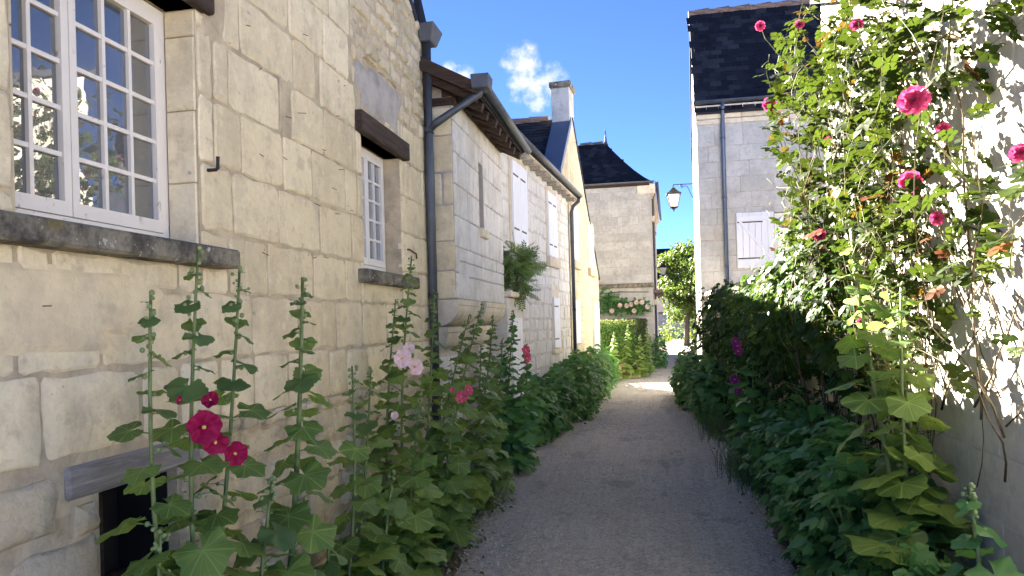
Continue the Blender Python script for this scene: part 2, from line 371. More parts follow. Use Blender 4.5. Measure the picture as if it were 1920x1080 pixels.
class MB:
    """collects shapes into one mesh"""
    def __init__(s): s.v = []; s.f = []
    def add(s, v, f):
        k = len(s.v); s.v += [tuple(x) for x in v]; s.f += [tuple(i + k for i in q) for q in f]; return s
    def box(s, a, b):
        (x0, y0, z0), (x1, y1, z1) = a, b
        return s.add([(x0, y0, z0), (x1, y0, z0), (x1, y1, z0), (x0, y1, z0), (x0, y0, z1), (x1, y0, z1), (x1, y1, z1), (x0, y1, z1)],
                     [(0, 3, 2, 1), (4, 5, 6, 7), (0, 1, 5, 4), (1, 2, 6, 5), (2, 3, 7, 6), (3, 0, 4, 7)])
    def hexa(s, p):   # eight corner points, lower four then upper four
        return s.add(p, [(0, 3, 2, 1), (4, 5, 6, 7), (0, 1, 5, 4), (1, 2, 6, 5), (2, 3, 7, 6), (3, 0, 4, 7)])
    def tube(s, pts, rad, n=8, cap=True):
        pts = [Vector(p) for p in pts]; k0 = len(s.v); N = len(pts)
        if not isinstance(rad, (list, tuple)): rad = [rad] * N
        ref = Vector((0.13, 0.21, 1)).normalized()
        d0 = (pts[1] - pts[0]).normalized()
        if abs(d0.dot(ref)) > .9: ref = Vector((1, 0.1, 0)).normalized()
        for i, p in enumerate(pts):
            d = (pts[min(i + 1, N - 1)] - pts[max(i - 1, 0)]).normalized()
            a = d.cross(ref)
            if a.length < 1e-4: a = d.orthogonal()
            a.normalize(); b = d.cross(a); ref = b.cross(d)
            for k in range(n):
                t = 2 * math.pi * k / n; s.v.append(tuple(p + (a * math.cos(t) + b * math.sin(t)) * rad[i]))
        for i in range(N - 1):
            for k in range(n):
                s.f.append((k0 + i * n + k, k0 + i * n + (k + 1) % n, k0 + (i + 1) * n + (k + 1) % n, k0 + (i + 1) * n + k))
        if cap:
            s.f.append(tuple(k0 + k for k in range(n))[::-1]); s.f.append(tuple(k0 + (N - 1) * n + k for k in range(n)))
        return s
    def ball(s, c, r, n=6, m=4, sq=(1, 1, 1)):
        k0 = len(s.v); c = Vector(c)
        s.v.append(tuple(c + Vector((0, 0, r * sq[2]))))
        for i in range(1, m):
            a = math.pi * i / m
            for k in range(n):
                t = 2 * math.pi * k / n
                s.v.append((c.x + r * sq[0] * math.sin(a) * math.cos(t), c.y + r * sq[1] * math.sin(a) * math.sin(t), c.z + r * sq[2] * math.cos(a)))
        s.v.append(tuple(c - Vector((0, 0, r * sq[2])))); e = len(s.v) - 1
        for k in range(n):
            s.f.append((k0, k0 + 1 + k, k0 + 1 + (k + 1) % n)); s.f.append((e, e - n + (k + 1) % n, e - n + k))
        for i in range(m - 2):
            for k in range(n):
                a = k0 + 1 + i * n; s.f.append((a + k, a + n + k, a + n + (k + 1) % n, a + (k + 1) % n))
        return s
    def build(s, name, mat, parent=None, smooth=False, local=False, kind=None):
        return obj(name, s.v, s.f, mat, parent, smooth, local, kind)

def bev(o, w=.006, seg=1):
    md = bmesh.new(); md.from_mesh(o.data)
    bmesh.ops.bevel(md, geom=[e for e in md.edges], offset=w, segments=seg, affect='EDGES', clamp_overlap=True)
    md.to_mesh(o.data); md.free(); return o

class Frame:
    """a wall plane: u along it, v up, d out of it"""
    def __init__(s, O, U, N): s.O = Vector(O); s.U = Vector(U).normalized(); s.N = Vector(N).normalized(); s.V = Vector((0, 0, 1))
    def p(s, u, v, d=0): return s.O + s.U * u + s.V * v + s.N * d
    def box(s, mb, u0, u1, v0, v1, d0, d1):
        return mb.hexa([s.p(u0, v0, d0), s.p(u1, v0, d0), s.p(u1, v0, d1), s.p(u0, v0, d1), s.p(u0, v1, d0), s.p(u1, v1, d0), s.p(u1, v1, d1), s.p(u0, v1, d1)])
    def part(s, name, mat, parent, u0, u1, v0, v1, d0, d1, bevel=0):
        o = s.box(MB(), u0, u1, v0, v1, d0, d1).build(name, mat, parent)
        bm = bmesh.new(); bm.from_mesh(o.data); bmesh.ops.recalc_face_normals(bm, faces=bm.faces)
        if bevel: bmesh.ops.bevel(bm, geom=list(bm.edges), offset=bevel, segments=1, affect='EDGES', clamp_overlap=True)
        bm.to_mesh(o.data); bm.free(); return o

def clip(poly, half):
    """clip a polygon [(u,v)] by half planes (a,b,c): a*u+b*v<=c"""
    for a, b, c in half:
        out = []
        for i, p in enumerate(poly):
            q = poly[(i + 1) % len(poly)]; fp = a * p[0] + b * p[1] - c; fq = a * q[0] + b * q[1] - c
            if fp <= 0: out.append(p)
            if fp * fq < 0: t = fp / (fp - fq); out.append((p[0] + (q[0] - p[0]) * t, p[1] + (q[1] - p[1]) * t))
        poly = out
        if len(poly) < 3: return []
    return poly
def area(p): return abs(sum(p[i][0] * p[(i + 1) % len(p)][1] - p[(i + 1) % len(p)][0] * p[i][1] for i in range(len(p)))) / 2
def rsub(r, o):
    u0, u1, v0, v1 = r; a0, a1, b0, b1 = o
    if u1 <= a0 or u0 >= a1 or v1 <= b0 or v0 >= b1: return [r]
    out = []
    if u0 < a0: out.append((u0, a0, v0, v1))
    if u1 > a1: out.append((a1, u1, v0, v1))
    m0, m1 = max(u0, a0), min(u1, a1)
    if v0 < b0: out.append((m0, m1, v0, b0))
    if v1 > b1: out.append((m0, m1, b1, v1))
    return out
def wall_sheet(F, u0, u1, v0, v1, holes, half=(), d=0., reveal=.2):
    """front sheet of a wall with real openings and their reveals"""
    mb = MB(); rects = [(u0, u1, v0, v1)]
    for h in holes: rects = [q for r in rects for q in rsub(r, h)]
    for r in rects:
        p = clip([(r[0], r[2]), (r[1], r[2]), (r[1], r[3]), (r[0], r[3])], half)
        if p: mb.add([F.p(a, b, d) for a, b in p], [tuple(range(len(p)))])
    for a0, a1, b0, b1 in holes:
        c = [(a0, b0), (a1, b0), (a1, b1), (a0, b1)]
        for i in range(4):
            p, q = c[i], c[(i + 1) % 4]
            mb.add([F.p(*p, d), F.p(*q, d), F.p(*q, -reveal), F.p(*p, -reveal)], [(0, 1, 2, 3)])
        mb.add([F.p(*p, -reveal - .02) for p in c], [(0, 1, 2, 3)])
    return mb
def stone_geo(F, poly, joint, d, bevel, jit, seg, depth=.03, rough=0.):
    """one dressed stone: uneven outline, chamfered arris, slightly uneven face"""
    cx = sum(p[0] for p in poly) / len(poly); cy = sum(p[1] for p in poly) / len(poly)
    def shrink(p, k):
        # move towards the centre by k on both axes
        du, dv = cx - p[0], cy - p[1]
        return (p[0] + math.copysign(min(abs(du), k), du), p[1] + math.copysign(min(abs(dv), k), dv))
    poly = [shrink(p, joint / 2) for p in poly]
    out = []
    for i, p in enumerate(poly):
        q = poly[(i + 1) % len(poly)]; L = math.hypot(q[0] - p[0], q[1] - p[1])
        if L < .004: continue
        k = max(1, int(round(L / seg)))
        c = min(.12 * L, .02 + jit)
        ts = [c / L * random.uniform(.3, 1)] + [(j + random.uniform(-.2, .2)) / k for j in range(1, k)] + [1 - c / L * random.uniform(.3, 1)]
        for t in ts:
            out.append((p[0] + (q[0] - p[0]) * t + random.uniform(-jit, jit), p[1] + (q[1] - p[1]) * t + random.uniform(-jit, jit)))
    n = len(out)
    ins = [shrink(p, bevel * random.uniform(.6, 1.5)) for p in out]
    v = [F.p(a, b, -depth) for a, b in out] + [F.p(a, b, d - bevel * .8) for a, b in out] + [F.p(a, b, d + random.uniform(-rough, rough)) for a, b in ins]
    f = []
    for i in range(n):
        j = (i + 1) % n
        f.append((i, j, n + j, n + i)); f.append((n + i, n + j, 2 * n + j, 2 * n + i))
    if rough:
        v += [F.p(cx + (a - cx) * .55, cy + (b - cy) * .55, d + rough * .5 + random.uniform(-rough, rough) * .5) for a, b in ins]
        f += [(2 * n + i, 2 * n + (i + 1) % n, 3 * n + (i + 1) % n, 3 * n + i) for i in range(n)]
    k = 3 * n if rough else 2 * n
    v.append(F.p(cx, cy, d + rough * .5)); c = k + n
    f += [(k + i, k + (i + 1) % n, c) for i in range(n)]
    return v, f
def lay_courses(u0, u1, zs, wmin, wmax, joints=None):
    """running-bond rectangles; joints: {course index: [u or (u0,u1) smear]}"""
    out = []; prev = []
    for k in range(len(zs) - 1):
        js = (joints or {}).get(k)
        if js is None:
            js = []; u = u0 + random.uniform(.35, 1) * wmin
            while u < u1 - wmin * .6:
                if prev and min(abs(u - q) for q in prev) < .06: u += .08
                js.append(u); u += random.uniform(wmin, wmax)
        flat = []; a = u0
        for j in js:
            b0, b1 = (j, j) if not isinstance(j, tuple) else j
            if b0 > a + .05: out.append((a, b0, zs[k], zs[k + 1]))
            a = b1; flat.append(b0)
        if u1 > a + .03: out.append((a, u1, zs[k], zs[k + 1]))
        prev = flat
    return out
def stones(F, rects, parent, mat, joint=.012, d=.006, dj=.006, bevel=.008, jit=.004, seg=.16, half=(), holes=(), parts=True, name='stone', rough=.0, minarea=.006, depth=.03):
    acc = MB(); made = []
    for r in rects:
        rr = [r]
        for h in holes: rr = [q for x in rr for q in rsub(x, h)]
        for q in rr:
            if q[1] - q[0] < .045 or q[3] - q[2] < .045: continue
            p = clip([(q[0], q[2]), (q[1], q[2]), (q[1], q[3]), (q[0], q[3])], half)
            if len(p) < 3 or area(p) < minarea: continue
            v, f = stone_geo(F, p, joint * random.uniform(.7, 1.5), d + random.uniform(-dj, dj), bevel, jit, seg, depth, rough)
            if parts:
                m = mat if isinstance(mat, str) else random.choice(mat)
                o = obj(name, v, f, m, parent, rough > 0); made.append(o)
                if rough: o.data.set_sharp_from_angle(angle=R(58))
            else: acc.add(v, f)
    if not parts and acc.v:
        o = acc.build('stonework', mat if isinstance(mat, str) else mat[0], parent); o['kind'] = 'stuff'
    return made

def slates(parent, O, U, S, N, W, L, w, e, keep=None, limit=300, droop=None):
    """slate courses on a slope: O eave corner, U along the eave, S up the slope"""
    O, U, S, N = Vector(O), Vector(U).normalized(), Vector(S).normalized(), Vector(N).normalized()
    me = {}
    for k in range(6):
        a = w * random.uniform(.90, .985); h = e * 1.7; j = lambda: random.uniform(-.004, .004)
        v = [(0, 0 + j(), .012), (a, 0 + j(), .012), (a, h, -.001), (0, h, -.001), (0, j(), .003), (a, j(), .003)]
        me[k] = mesh('slate', v, [(0, 1, 2, 3), (4, 5, 1, 0), (0, 3, 4), (1, 5, 2)], 'slate')
    pos = []
    nr = int(L / e)
    for r in range(nr):
        off = (r % 2) * w * .5 + random.uniform(-.02, .02)
        for c in range(-1, int(W / w) + 1):
            u = c * w + off
            if u < -.01 * w or u + w > W + .02: continue
            pos.append((O + U * u + S * (r * e + random.uniform(-.006, .006)) + N * random.uniform(.004, .010), random.uniform(-.02, .02)))
    sel = pos if keep is None else [q for q in pos if keep(q[0])]
    sel = sel[:limit]; ids = set(id(q) for q in sel); acc = MB()
    rn = []
    for q in pos:
        p, tw = q
        mt = Matrix((U, S, N)).transposed().to_4x4()
        mt = Matrix.Translation(p) @ mt @ Matrix.Rotation(tw, 4, 'Z')
        k = random.randrange(6)
        if id(q) in ids:
            o = bpy.data.objects.new('slate', me[k]); link(o, parent); o.matrix_basis = mt
        else:
            acc.add([mt @ x.co for x in me[k].vertices], [tuple(pl.vertices) for pl in me[k].polygons]); rn += [random.random()] * 6
    if acc.v:
        o = acc.build('slate_courses', 'slate', parent, kind='stuff')
        at = o.data.attributes.new('rnd', 'FLOAT', 'POINT'); at.data.foreach_set('value', rn)

def window(F, parent, u0, u1, v0, v1, d, sashes, rows, frame=.05, bar=.022, mat='paint_white', glass='glass', label=None, thick=.05):
    """casement window: sashes = list of (share of the width, columns)"""
    mb = MB()
    F.box(mb, u0, u1, v0, v0 + frame * 1.2, d - thick, d); F.box(mb, u0, u1, v1 - frame, v1, d - thick, d)
    F.box(mb, u0, u0 + frame, v0 + frame * 1.2, v1 - frame, d - thick, d); F.box(mb, u1 - frame, u1, v0 + frame * 1.2, v1 - frame, d - thick, d)
    w = mb.build('window', mat, parent)
    if label: w['label'] = label
    fixn(w)
    iu0, iu1, iv0, iv1 = u0 + frame, u1 - frame, v0 + frame * 1.2, v1 - frame
    tot = sum(s[0] for s in sashes); a = iu0
    for sh, cols in sashes:
        b = a + (iu1 - iu0) * sh / tot
        st = .038 if frame > .04 else .028; sd = d + .008; g = .0025
        s = MB()
        F.box(s, a + g, b - g, iv0 + g, iv0 + st * 1.5, d - .03, sd); F.box(s, a + g, b - g, iv1 - st, iv1 - g, d - .03, sd)
        F.box(s, a + g, a + st, iv0 + st * 1.5, iv1 - st, d - .03, sd); F.box(s, b - st, b - g, iv0 + st * 1.5, iv1 - st, d - .03, sd)
        so = s.build('sash', mat, w); fixn(so)
        x0, x1, y0, y1 = a + st, b - st, iv0 + st * 1.5, iv1 - st
        for c in range(1, cols):
            x = x0 + (x1 - x0) * c / cols; fixn(F.box(MB(), x - bar / 2, x + bar / 2, y0, y1, d - .022, sd - .006).build('glazing_bar', mat, w))
        for r_ in range(1, rows):
            y = y0 + (y1 - y0) * r_ / rows; fixn(F.box(MB(), x0, x1, y - bar / 2, y + bar / 2, d - .022, sd - .009).build('glazing_bar', mat, w))
        for c in range(cols):
            for r_ in range(rows):
                e = .004
                p0, p1 = x0 + (x1 - x0) * c / cols + e, x0 + (x1 - x0) * (c + 1) / cols - e
                q0, q1 = y0 + (y1 - y0) * r_ / rows + e, y0 + (y1 - y0) * (r_ + 1) / rows - e
                t = [random.uniform(-.0012, .0012) for _ in range(4)]
                mbp = MB(); k = d - .014
                mbp.hexa([F.p(p0, q0, k - .004), F.p(p1, q0, k - .004), F.p(p1, q0, k + t[0]), F.p(p0, q0, k + t[1]), F.p(p0, q1, k - .004), F.p(p1, q1, k - .004), F.p(p1, q1, k + t[2]), F.p(p0, q1, k + t[3])])
                fixn(mbp.build('pane', glass, w))
        a = b
    return w
def fixn(o):
    bm = bmesh.new(); bm.from_mesh(o.data); bmesh.ops.recalc_face_normals(bm, faces=bm.faces); bm.to_mesh(o.data); bm.free(); return o
def plank_shutter(F, parent, u0, u1, v0, v1, d, n=5, brace=True, mat='paint_shutter', flip=False):
    mb = MB(); mbk = None
    sh = F.part('shutter', mat, parent, u0, u1, v0, v1, d, d + .012)
    for k in range(n):
        a = u0 + (u1 - u0) * k / n; b = u0 + (u1 - u0) * (k + 1) / n
        F.part('plank', mat, sh, a + .005, b - .005, v0 - random.uniform(0, .012), v1 + random.uniform(0, .01), d + .006, d + .030)
    if brace or (u1 - u0) > .36:
        for vv in (v0 + .17 * (v1 - v0), v1 - .17 * (v1 - v0)):
            F.part('hinge_strap', 'iron', sh, u0 + .02, u0 + (u1 - u0) * .7, vv - .012, vv + .012, d + .0305, d + .036)
    if brace:
        for vv in (v0 + .10 * (v1 - v0), v1 - .10 * (v1 - v0)):
            F.part('batten', mat, sh, u0 + .01, u1 - .01, vv - .045, vv + .045, d + .0315, d + .05, .003)
        y0, y1 = v0 + .10 * (v1 - v0) + .05, v1 - .10 * (v1 - v0) - .05
        a, b = (u1 - .03, u0 + .03) if not flip else (u0 + .03, u1 - .03)
        m = MB(); w = .05
        m.hexa([F.p(a, y0, d + .0315), F.p(a + (w if a < b else -w) * 1.2, y0, d + .0315), F.p(a + (w if a < b else -w) * 1.2, y0, d + .048), F.p(a, y0, d + .048),
                F.p(b - (w if a < b else -w) * 1.2, y1, d + .0315), F.p(b, y1, d + .0315), F.p(b, y1, d + .048), F.p(b - (w if a < b else -w) * 1.2, y1, d + .048)])
        fixn(m.build('brace', mat, sh))
    return sh
def roof_slab(parent, quad, th=.06, mat='slate', name='roof'):
    q = [Vector(p) for p in quad]; n = (q[1] - q[0]).cross(q[3] - q[0]).normalized()
    if n.z < 0: n = -n
    mb = MB(); mb.hexa([p - n * th for p in q] + q)
    return fixn(mb.build(name, mat, parent))
def downpipe(parent, pts, r, clamps, mat='zinc', name='downpipe'):
    pp = MB().tube(pts, r, 12).build(name, mat, parent, True)
    for c, a, in clamps:
        MB().tube([Vector(c) - Vector((0, 0, .02)), Vector(c) + Vector((0, 0, .02))], r * 1.14, 12).build('pipe_clamp', mat, pp)
    return pp
# ------------------------------------------------------------------ ground and path
X, Y, Z = Vector((1, 0, 0)), Vector((0, 1, 0)), Vector((0, 0, 1))
g = obj('ground', [(-150, -60, 0), (150, -60, 0), (150, 260, 0), (-150, 260, 0)], [(0, 1, 2, 3)], 'soil'); g['kind'] = 'structure'
EL = [(-1.5, -1.2), (2, -1.25), (4.8, -1.32), (5.7, -1.43), (8.2, -1.66), (10.1, -1.50), (12.3, -1.13), (16, -1.05), (19.5, -1.0), (21, -.92), (25, -.20), (28.4, .27), (36, .75), (50, 1.2), (70, 2.2)]
ER = [(-1.5, 1.0), (2, .95), (5.2, .93), (7.1, .96), (9.7, 1.0), (12, .92), (14.5, .83), (21, .80), (25, .88), (29, 1.0), (36, 1.75), (50, 3.2), (70, 4.6)]
def interp(T, y):
    for (a, xa), (b, xb) in zip(T, T[1:]):
        if a <= y <= b: return xa + (xb - xa) * (y - a) / (b - a)
    return T[-1][1]
pv, pf = [], []
ys = list(np.arange(-1.4, 30, .16)) + list(np.arange(30, 70, 1.0)); nx = 14
for i, y in enumerate(ys):
    l = interp(EL, y) + .05 * math.sin(y * 3.1) + .035 * math.sin(y * 7.7 + 1) + random.uniform(-.025, .025)
    r = interp(ER, y) + .05 * math.sin(y * 2.7 + 2) + .035 * math.sin(y * 8.3) + random.uniform(-.025, .025)
    for k in range(nx + 1):
        t = k / nx; e = 0 if k in (0, nx) else 1
        pv.append((l + (r - l) * t, y, .004 + e * (.012 + .018 * math.sin(math.pi * t) + .006 * math.sin(y * 1.9 + t * 5))))
for i in range(len(ys) - 1):
    for k in range(nx): a = i * (nx + 1) + k; pf.append((a, a + 1, a + nx + 2, a + nx + 1))
po = obj('path', pv, pf, 'path', smooth=True); po['kind'] = 'structure'

# unseen pale square added behind the viewpoint to bounce sunlight into the lane
sq = obj('square', [(-25, -40, .003), (30, -40, .003), (30, -1.2, .003), (-25, -1.2, .003)], [(0, 1, 2, 3)], 'pale_bounce_gravel'); sq['kind'] = 'structure'

# ------------------------------------------------------------------ house with the small-paned windows (near left)
H1 = thing('stone_house', 'cream limestone house with small-paned white windows at the left edge of the lane', 'house', (-2.0, 3.0, 0))
F1 = Frame((-2, 0, 0), Y, X)
zs = [0, .24, .52, .84, 1.18, 1.52, 1.83, 2.12, 2.44, 2.75, 3.06, 3.37, 3.68, 3.99, 4.30, 4.61, 4.92]
BW = (2.06, 3.076, 2.03, 3.13); SW = (5.06, 5.90, 2.07, 3.05); VT = (2.40, 2.86, .55, 1.07)
LB = (1.75, 3.17, 3.13, 3.33); LS = (4.96, 6.02, 3.05, 3.20); VB = (2.24, 3.0, 1.07, 1.19)
gable1 = [(.68, 1, 4.27 + .68 * 6.73), (-.36, 1, 4.82 - .36 * 5.92)]; G1Z = 4.82 - .36 * 4.92
holes = [BW, SW, VT]
sheet = wall_sheet(F1, 1.0, 6.73, 0, 8.0, holes, gable1, -.004, .30)
# sides, back and attic of the shell
sheet.add([(-2.004, 6.73, 0), (-8, 6.73, 0), (-8, 6.73, 4.27), (-2.004, 6.73, 4.27)], [(0, 1, 2, 3)])
sheet.add([(-8, 1.0, 0), (-8, 6.73, 0), (-8, 6.73, 4.27), (-8, 5.92, 4.82), (-8, 1.0, G1Z)], [(0, 1, 2, 3, 4)])
sheet.add([(-2.004, 1.0, 0), (-8, 1.0, 0), (-8, 1.0, G1Z), (-2.004, 1.0, G1Z)], [(0, 1, 2, 3)])
sheet.build('wall', 'mortar', H1)
roof_slab(H1, [(-1.99, 6.78, 4.26), (-8, 6.78, 4.26), (-8, 5.92, 4.85), (-1.99, 5.92, 4.85)])
roof_slab(H1, [(-1.99, .95, G1Z + .02), (-8, .95, G1Z + .02), (-8, 5.92, 4.845), (-1.99, 5.92, 4.845)])
J = {5: [1.5, 2.05, 2.42, 2.98, 3.5, 4.02, 4.55, 5.0, 5.5, 6.05], 6: [1.6, 2.2, 2.9, 3.449, 3.675, 4.225, 4.722, 5.0, 6.1, 6.45], 7: [1.5, 3.346, 3.805, 4.331, 4.842, 6.2], 8: [1.5, 3.2, 3.439, 3.872, 4.24, 4.75, 4.96, 6.35],
     9: [1.6, 3.20, 3.336, (3.854, 3.985), 4.433, 4.9, 6.15, 6.5], 10: [1.7, (3.25, 3.30), 3.449, 4.028, (4.323, 4.385), 4.796, 6.3], 11: [1.5, 2.1, 2.8, (3.36, 3.459), 3.982, 4.457, 4.86]}
rects = lay_courses(1.3, 6.72, zs, .34, .62, J)
rub, dress, low = [], [], []
for r in rects:
    c = ((r[0] + r[1]) / 2, (r[2] + r[3]) / 2)
    if c[1] < 1.5: low.append(r)
    elif c[1] > 3.35 and c[0] > 4.86: pass
    else: dress.append(r)
hl = holes + [LB, LS, VB, (1.7, 3.3, 1.95, 2.03)]
# dressed blocks, then the rougher foot of the wall
stones(F1, [r for r in dress if r[3] > 1.4], H1, 'stone_warm', .014, .004, .004, .009, .008, .09, gable1, hl + [(5.0, 5.95, 3.2, 3.62), (4.9, 6.73, 3.37, 9)])
zl = [0, .22, .47, .70, .95, 1.18]
lowr = lay_courses(1.3, 6.7, zl, .18, .48)
stones(F1, [(a + random.uniform(-.015, .015), b + random.uniform(-.015, .015), c + random.uniform(-.02, .02), d + random.uniform(-.02, .015)) for a, b, c, d in lowr], H1, 'stone_rough', .026, .016, .016, .020, .012, .07, (), hl, rough=.006)
stones(F1, lay_courses(1.3, 6.7, [1.215, 1.52], .25, .55), H1, 'stone_warm', .016, .008, .008, .012, .006, .1, (), hl, rough=.004)
# thin projecting levelling course of flat stones
u = 3.15
while u < 5.1:
    w = random.uniform(.10, .24)
    stones(F1, [(u, u + w, 1.165 + random.uniform(-.015, .01), 1.225)], H1, 'stone_rough', .012, .05, .018, .014, .006, .06, minarea=.001)
    u += w
# rubble above the small window
zr = [3.37]
while zr[-1] < 5.0: zr.append(zr[-1] + random.uniform(.10, .17))
rr = lay_courses(4.90, 6.72, zr, .10, .26)
stones(F1, [(a + random.uniform(-.012, .012), b + random.uniform(-.012, .012), c + random.uniform(-.012, .012), d + random.uniform(-.012, .012)) for a, b, c, d in rr], H1, 'stone_rough', .032, .010, .012, .016, .012, .07, gable1, hl + [(5.0, 5.95, 3.2, 3.60)], rough=.006)
stones(F1, [(5.42 + k * .13, 5.54 + k * .13, 3.23, 3.50 - .04 * k) for k in range(4)], H1, 'stone_warm', .014, .004, .003, .006, .005, .1)
stones(F1, lay_courses(1.01, 1.29, [0, .3, .6, .9, 1.2, 1.52, 1.83, 2.12, 2.44, 2.75, 3.06, 3.37, 3.68, 4], .14, .28), H1, 'stone_warm', parts=False)
# patches of old render left on the wall face
def patch(F, parent, u0, u1, v0, v1, d, mat, n=64):
    cu, cv = (u0 + u1) / 2, (v0 + v1) / 2; v = []
    ph = [random.uniform(0, 6) for _ in range(3)]
    for k in range(n):
        t = 2 * math.pi * k / n; q = 1 + .10 * math.sin(3 * t + ph[0]) + .09 * math.sin(5 * t + ph[1]) + .06 * math.sin(9 * t + ph[2]) + random.uniform(-.025, .025)
        sx = math.copysign(abs(math.cos(t)) ** .45, math.cos(t)); sy = math.copysign(abs(math.sin(t)) ** .45, math.sin(t))
        v.append((cu + (u1 - u0) / 2 * sx * q, cv + (v1 - v0) / 2 * sy * q))
    pts = [F.p(a, b, .0) for a, b in v] + [F.p(cu + (a - cu) * .86, cv + (b - cv) * .80, d) for a, b in v] + [F.p(cu, cv, d + .002)]
    f = [(i, (i + 1) % n, n + (i + 1) % n, n + i) for i in range(n)] + [(n + i, n + (i + 1) % n, 2 * n) for i in range(n)]
    return obj('render_patch', pts, f, mat, parent)
patch(F1, H1, 5.02, 5.95, 3.24, 3.60, .010, 'mortar_grey')
patch(F1, H1, 1.35, 2.70, 1.60, 1.90, .010, 'render_warm')
patch(F1, H1, 3.85, 3.99, 2.70, 3.10, .007, 'mortar'); patch(F1, H1, 3.10, 3.30, 3.02, 3.34, .008, 'mortar')
# big window
window(F1, H1, 2.07, 3.066, 2.045, 3.12, -.155, [(.40, 2), (.60, 3)], 5, .045, .018, 'paint_peeling', 'glass')
F1.part('weather_board', 'paint_peeling', H1, 2.07, 3.066, 2.036, 2.075, -.150, -.125, .004)
bs = F1.part('sill', 'sill', H1, 1.70, 3.235, 1.945, 2.034, -.16, .105, .012); bs['label'] = 'black lichened stone sill'
lt = F1.part('lintel', 'wood_dark', H1, LB[0], LB[1], LB[2], LB[3], -.16, .045, .010)
for a, b in ((2.05, 2.33), (2.335, 2.66), (2.665, 3.0), (3.005, 3.12)):
    for u0, u1 in ((3.060, 3.0745), (2.0615, 2.076)):
        F1.part('jamb_stone', 'stone_warm', H1, u0, u1, a, b, -.15, -.006 + random.uniform(-.006, .003), .004)
# small window
window(F1, H1, 5.07, 5.89, 2.085, 3.045, -.14, [(.5, 2), (.5, 2)], 5, .042, .018, 'paint_white', 'glass_dim')
s2 = F1.part('sill', 'sill', H1, 4.93, 6.15, 1.97, 2.068, -.14, .075, .012)
F1.part('lintel', 'wood_dark', H1, LS[0], LS[1], LS[2], LS[3], -.14, .055, .010)
# cellar vent
F1.part('lintel', 'wood_grey', H1, *VB, -.14, .012, .012)
F1.part('vent_post', 'wood_dark', H1, 2.70, 2.72, .56, 1.05, -.28, -.25, .004)
F1.part('vent_board', 'wood_dark', H1, 2.42, 2.84, .56, .64, -.285, -.24, .004)
MB().box((-2.315, 2.405, .555), (-2.29, 2.855, 1.065)).build('vent_shade_back', 'dark', H1)  # near-black panel painting the shade at the back of the vent
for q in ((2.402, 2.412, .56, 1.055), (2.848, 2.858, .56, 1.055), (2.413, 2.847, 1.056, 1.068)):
    F1.part('vent_shade_plate', 'dark', H1, *q, -.288, -.05)  # dark plates added over the reveals to paint the unlit interior
# nails and hooks
for u, v in [(3.50, 3.22), (3.62, 3.03), (3.9, 2.86), (4.38, 2.78), (4.05, 2.92), (3.86, 2.62), (4.62, 2.70), (4.5, 2.56), (3.6, 2.58), (4.25, 2.42), (4.55, 2.40), (3.6, 2.06), (4.2, 2.08), (4.35, 2.10), (4.6, 3.05), (4.75, 3.3), (2.15, 1.75), (4.8, 2.46), (4.15, 3.42), (3.65, 3.45)]:
    L = random.uniform(.02, .045); e = F1.p(u, v, .01)
    MB().tube([e, e + X * L + Z * random.uniform(-.02, .005) + Y * random.uniform(-.02, .02)], .0022, 5).build('nail', 'rust', H1)
hk = [F1.p(3.13, 2.40, -.02), F1.p(3.13, 2.40, .05), F1.p(3.13, 2.405, .058), F1.p(3.13, 2.46, .06)]
MB().tube(hk, .009, 6).build('shutter_hook', 'iron', H1)
MB().tube([F1.p(5.97, 2.30, -.02), F1.p(6.05, 2.305, .02), F1.p(6.22, 2.285, .022), F1.p(6.23, 2.24, .024)], .008, 6).build('shutter_hook', 'rust', H1)
# downpipe with hopper at the far corner
dp = downpipe(H1, [(-1.95, 6.60, 4.38), (-1.948, 6.60, 3), (-1.94, 6.60, 0.02)], .046, [((-1.949, 6.60, 3.45), 0), ((-1.945, 6.60, 1.93), 0), ((-1.942, 6.60, .6), 0)])
mb = MB(); mb.hexa([(-1.998, 6.53, 4.26), (-1.88, 6.53, 4.26), (-1.88, 6.72, 4.26), (-1.998, 6.72, 4.26), (-1.999, 6.49, 4.42), (-1.84, 6.49, 4.42), (-1.84, 6.80, 4.42), (-1.999, 6.80, 4.42)])
bev(fixn(mb.build('hopper', 'zinc', dp)), .008)
mb = MB(); mb.hexa([(-2.03, 6.50, 4.40), (-1.975, 6.50, 4.40), (-1.975, 6.76, 4.22), (-2.03, 6.76, 4.22), (-2.03, 6.50, 4.72), (-1.975, 6.50, 4.72), (-1.975, 6.76, 4.46), (-2.03, 6.76, 4.46)])
fixn(mb.build('flashing', 'slate', H1))
MB().tube([(-1.985, 6.69, 3.9), (-1.985, 6.69, 1.2)], .005, 5).build('cable', 'iron', H1)

# ------------------------------------------------------------------ jettied house
H2 = thing('jettied_house', 'narrow house jutting out on corbels under deep dark rafters', 'house', (-1.9, 7.9, 0))
F2 = Frame((-1.77, 6.78, 0), Y, X); F2s = Frame((-2.3, 6.78, 0), X, -Y); F2g = Frame((-2.0, 6.78, 0), Y, X)
SL = (1.08, 1.30, 2.70, 3.42)
wall_sheet(F2, 0, 2.38, 1.9, 3.92, [SL], (), -.004, .22).add([(-2.3, 6.784, 1.9), (-1.774, 6.784, 1.9), (-1.774, 6.784, 3.92), (-2.3, 6.784, 3.99)], [(0, 1, 2, 3)]).add(
    [(-2.3, 9.156, 1.9), (-1.774, 9.156, 1.9), (-1.774, 9.156, 3.92), (-2.3, 9.156, 3.99)], [(0, 1, 2, 3)]).add([(-2.3, 6.79, 1.902), (-1.78, 6.79, 1.902), (-1.78, 9.15, 1.902), (-2.3, 9.15, 1.902)], [(0, 1, 2, 3)]).build('wall', 'mortar_grey', H2)
z2 = [2.40, 2.70, 3.0, 3.30, 3.60, 3.80]
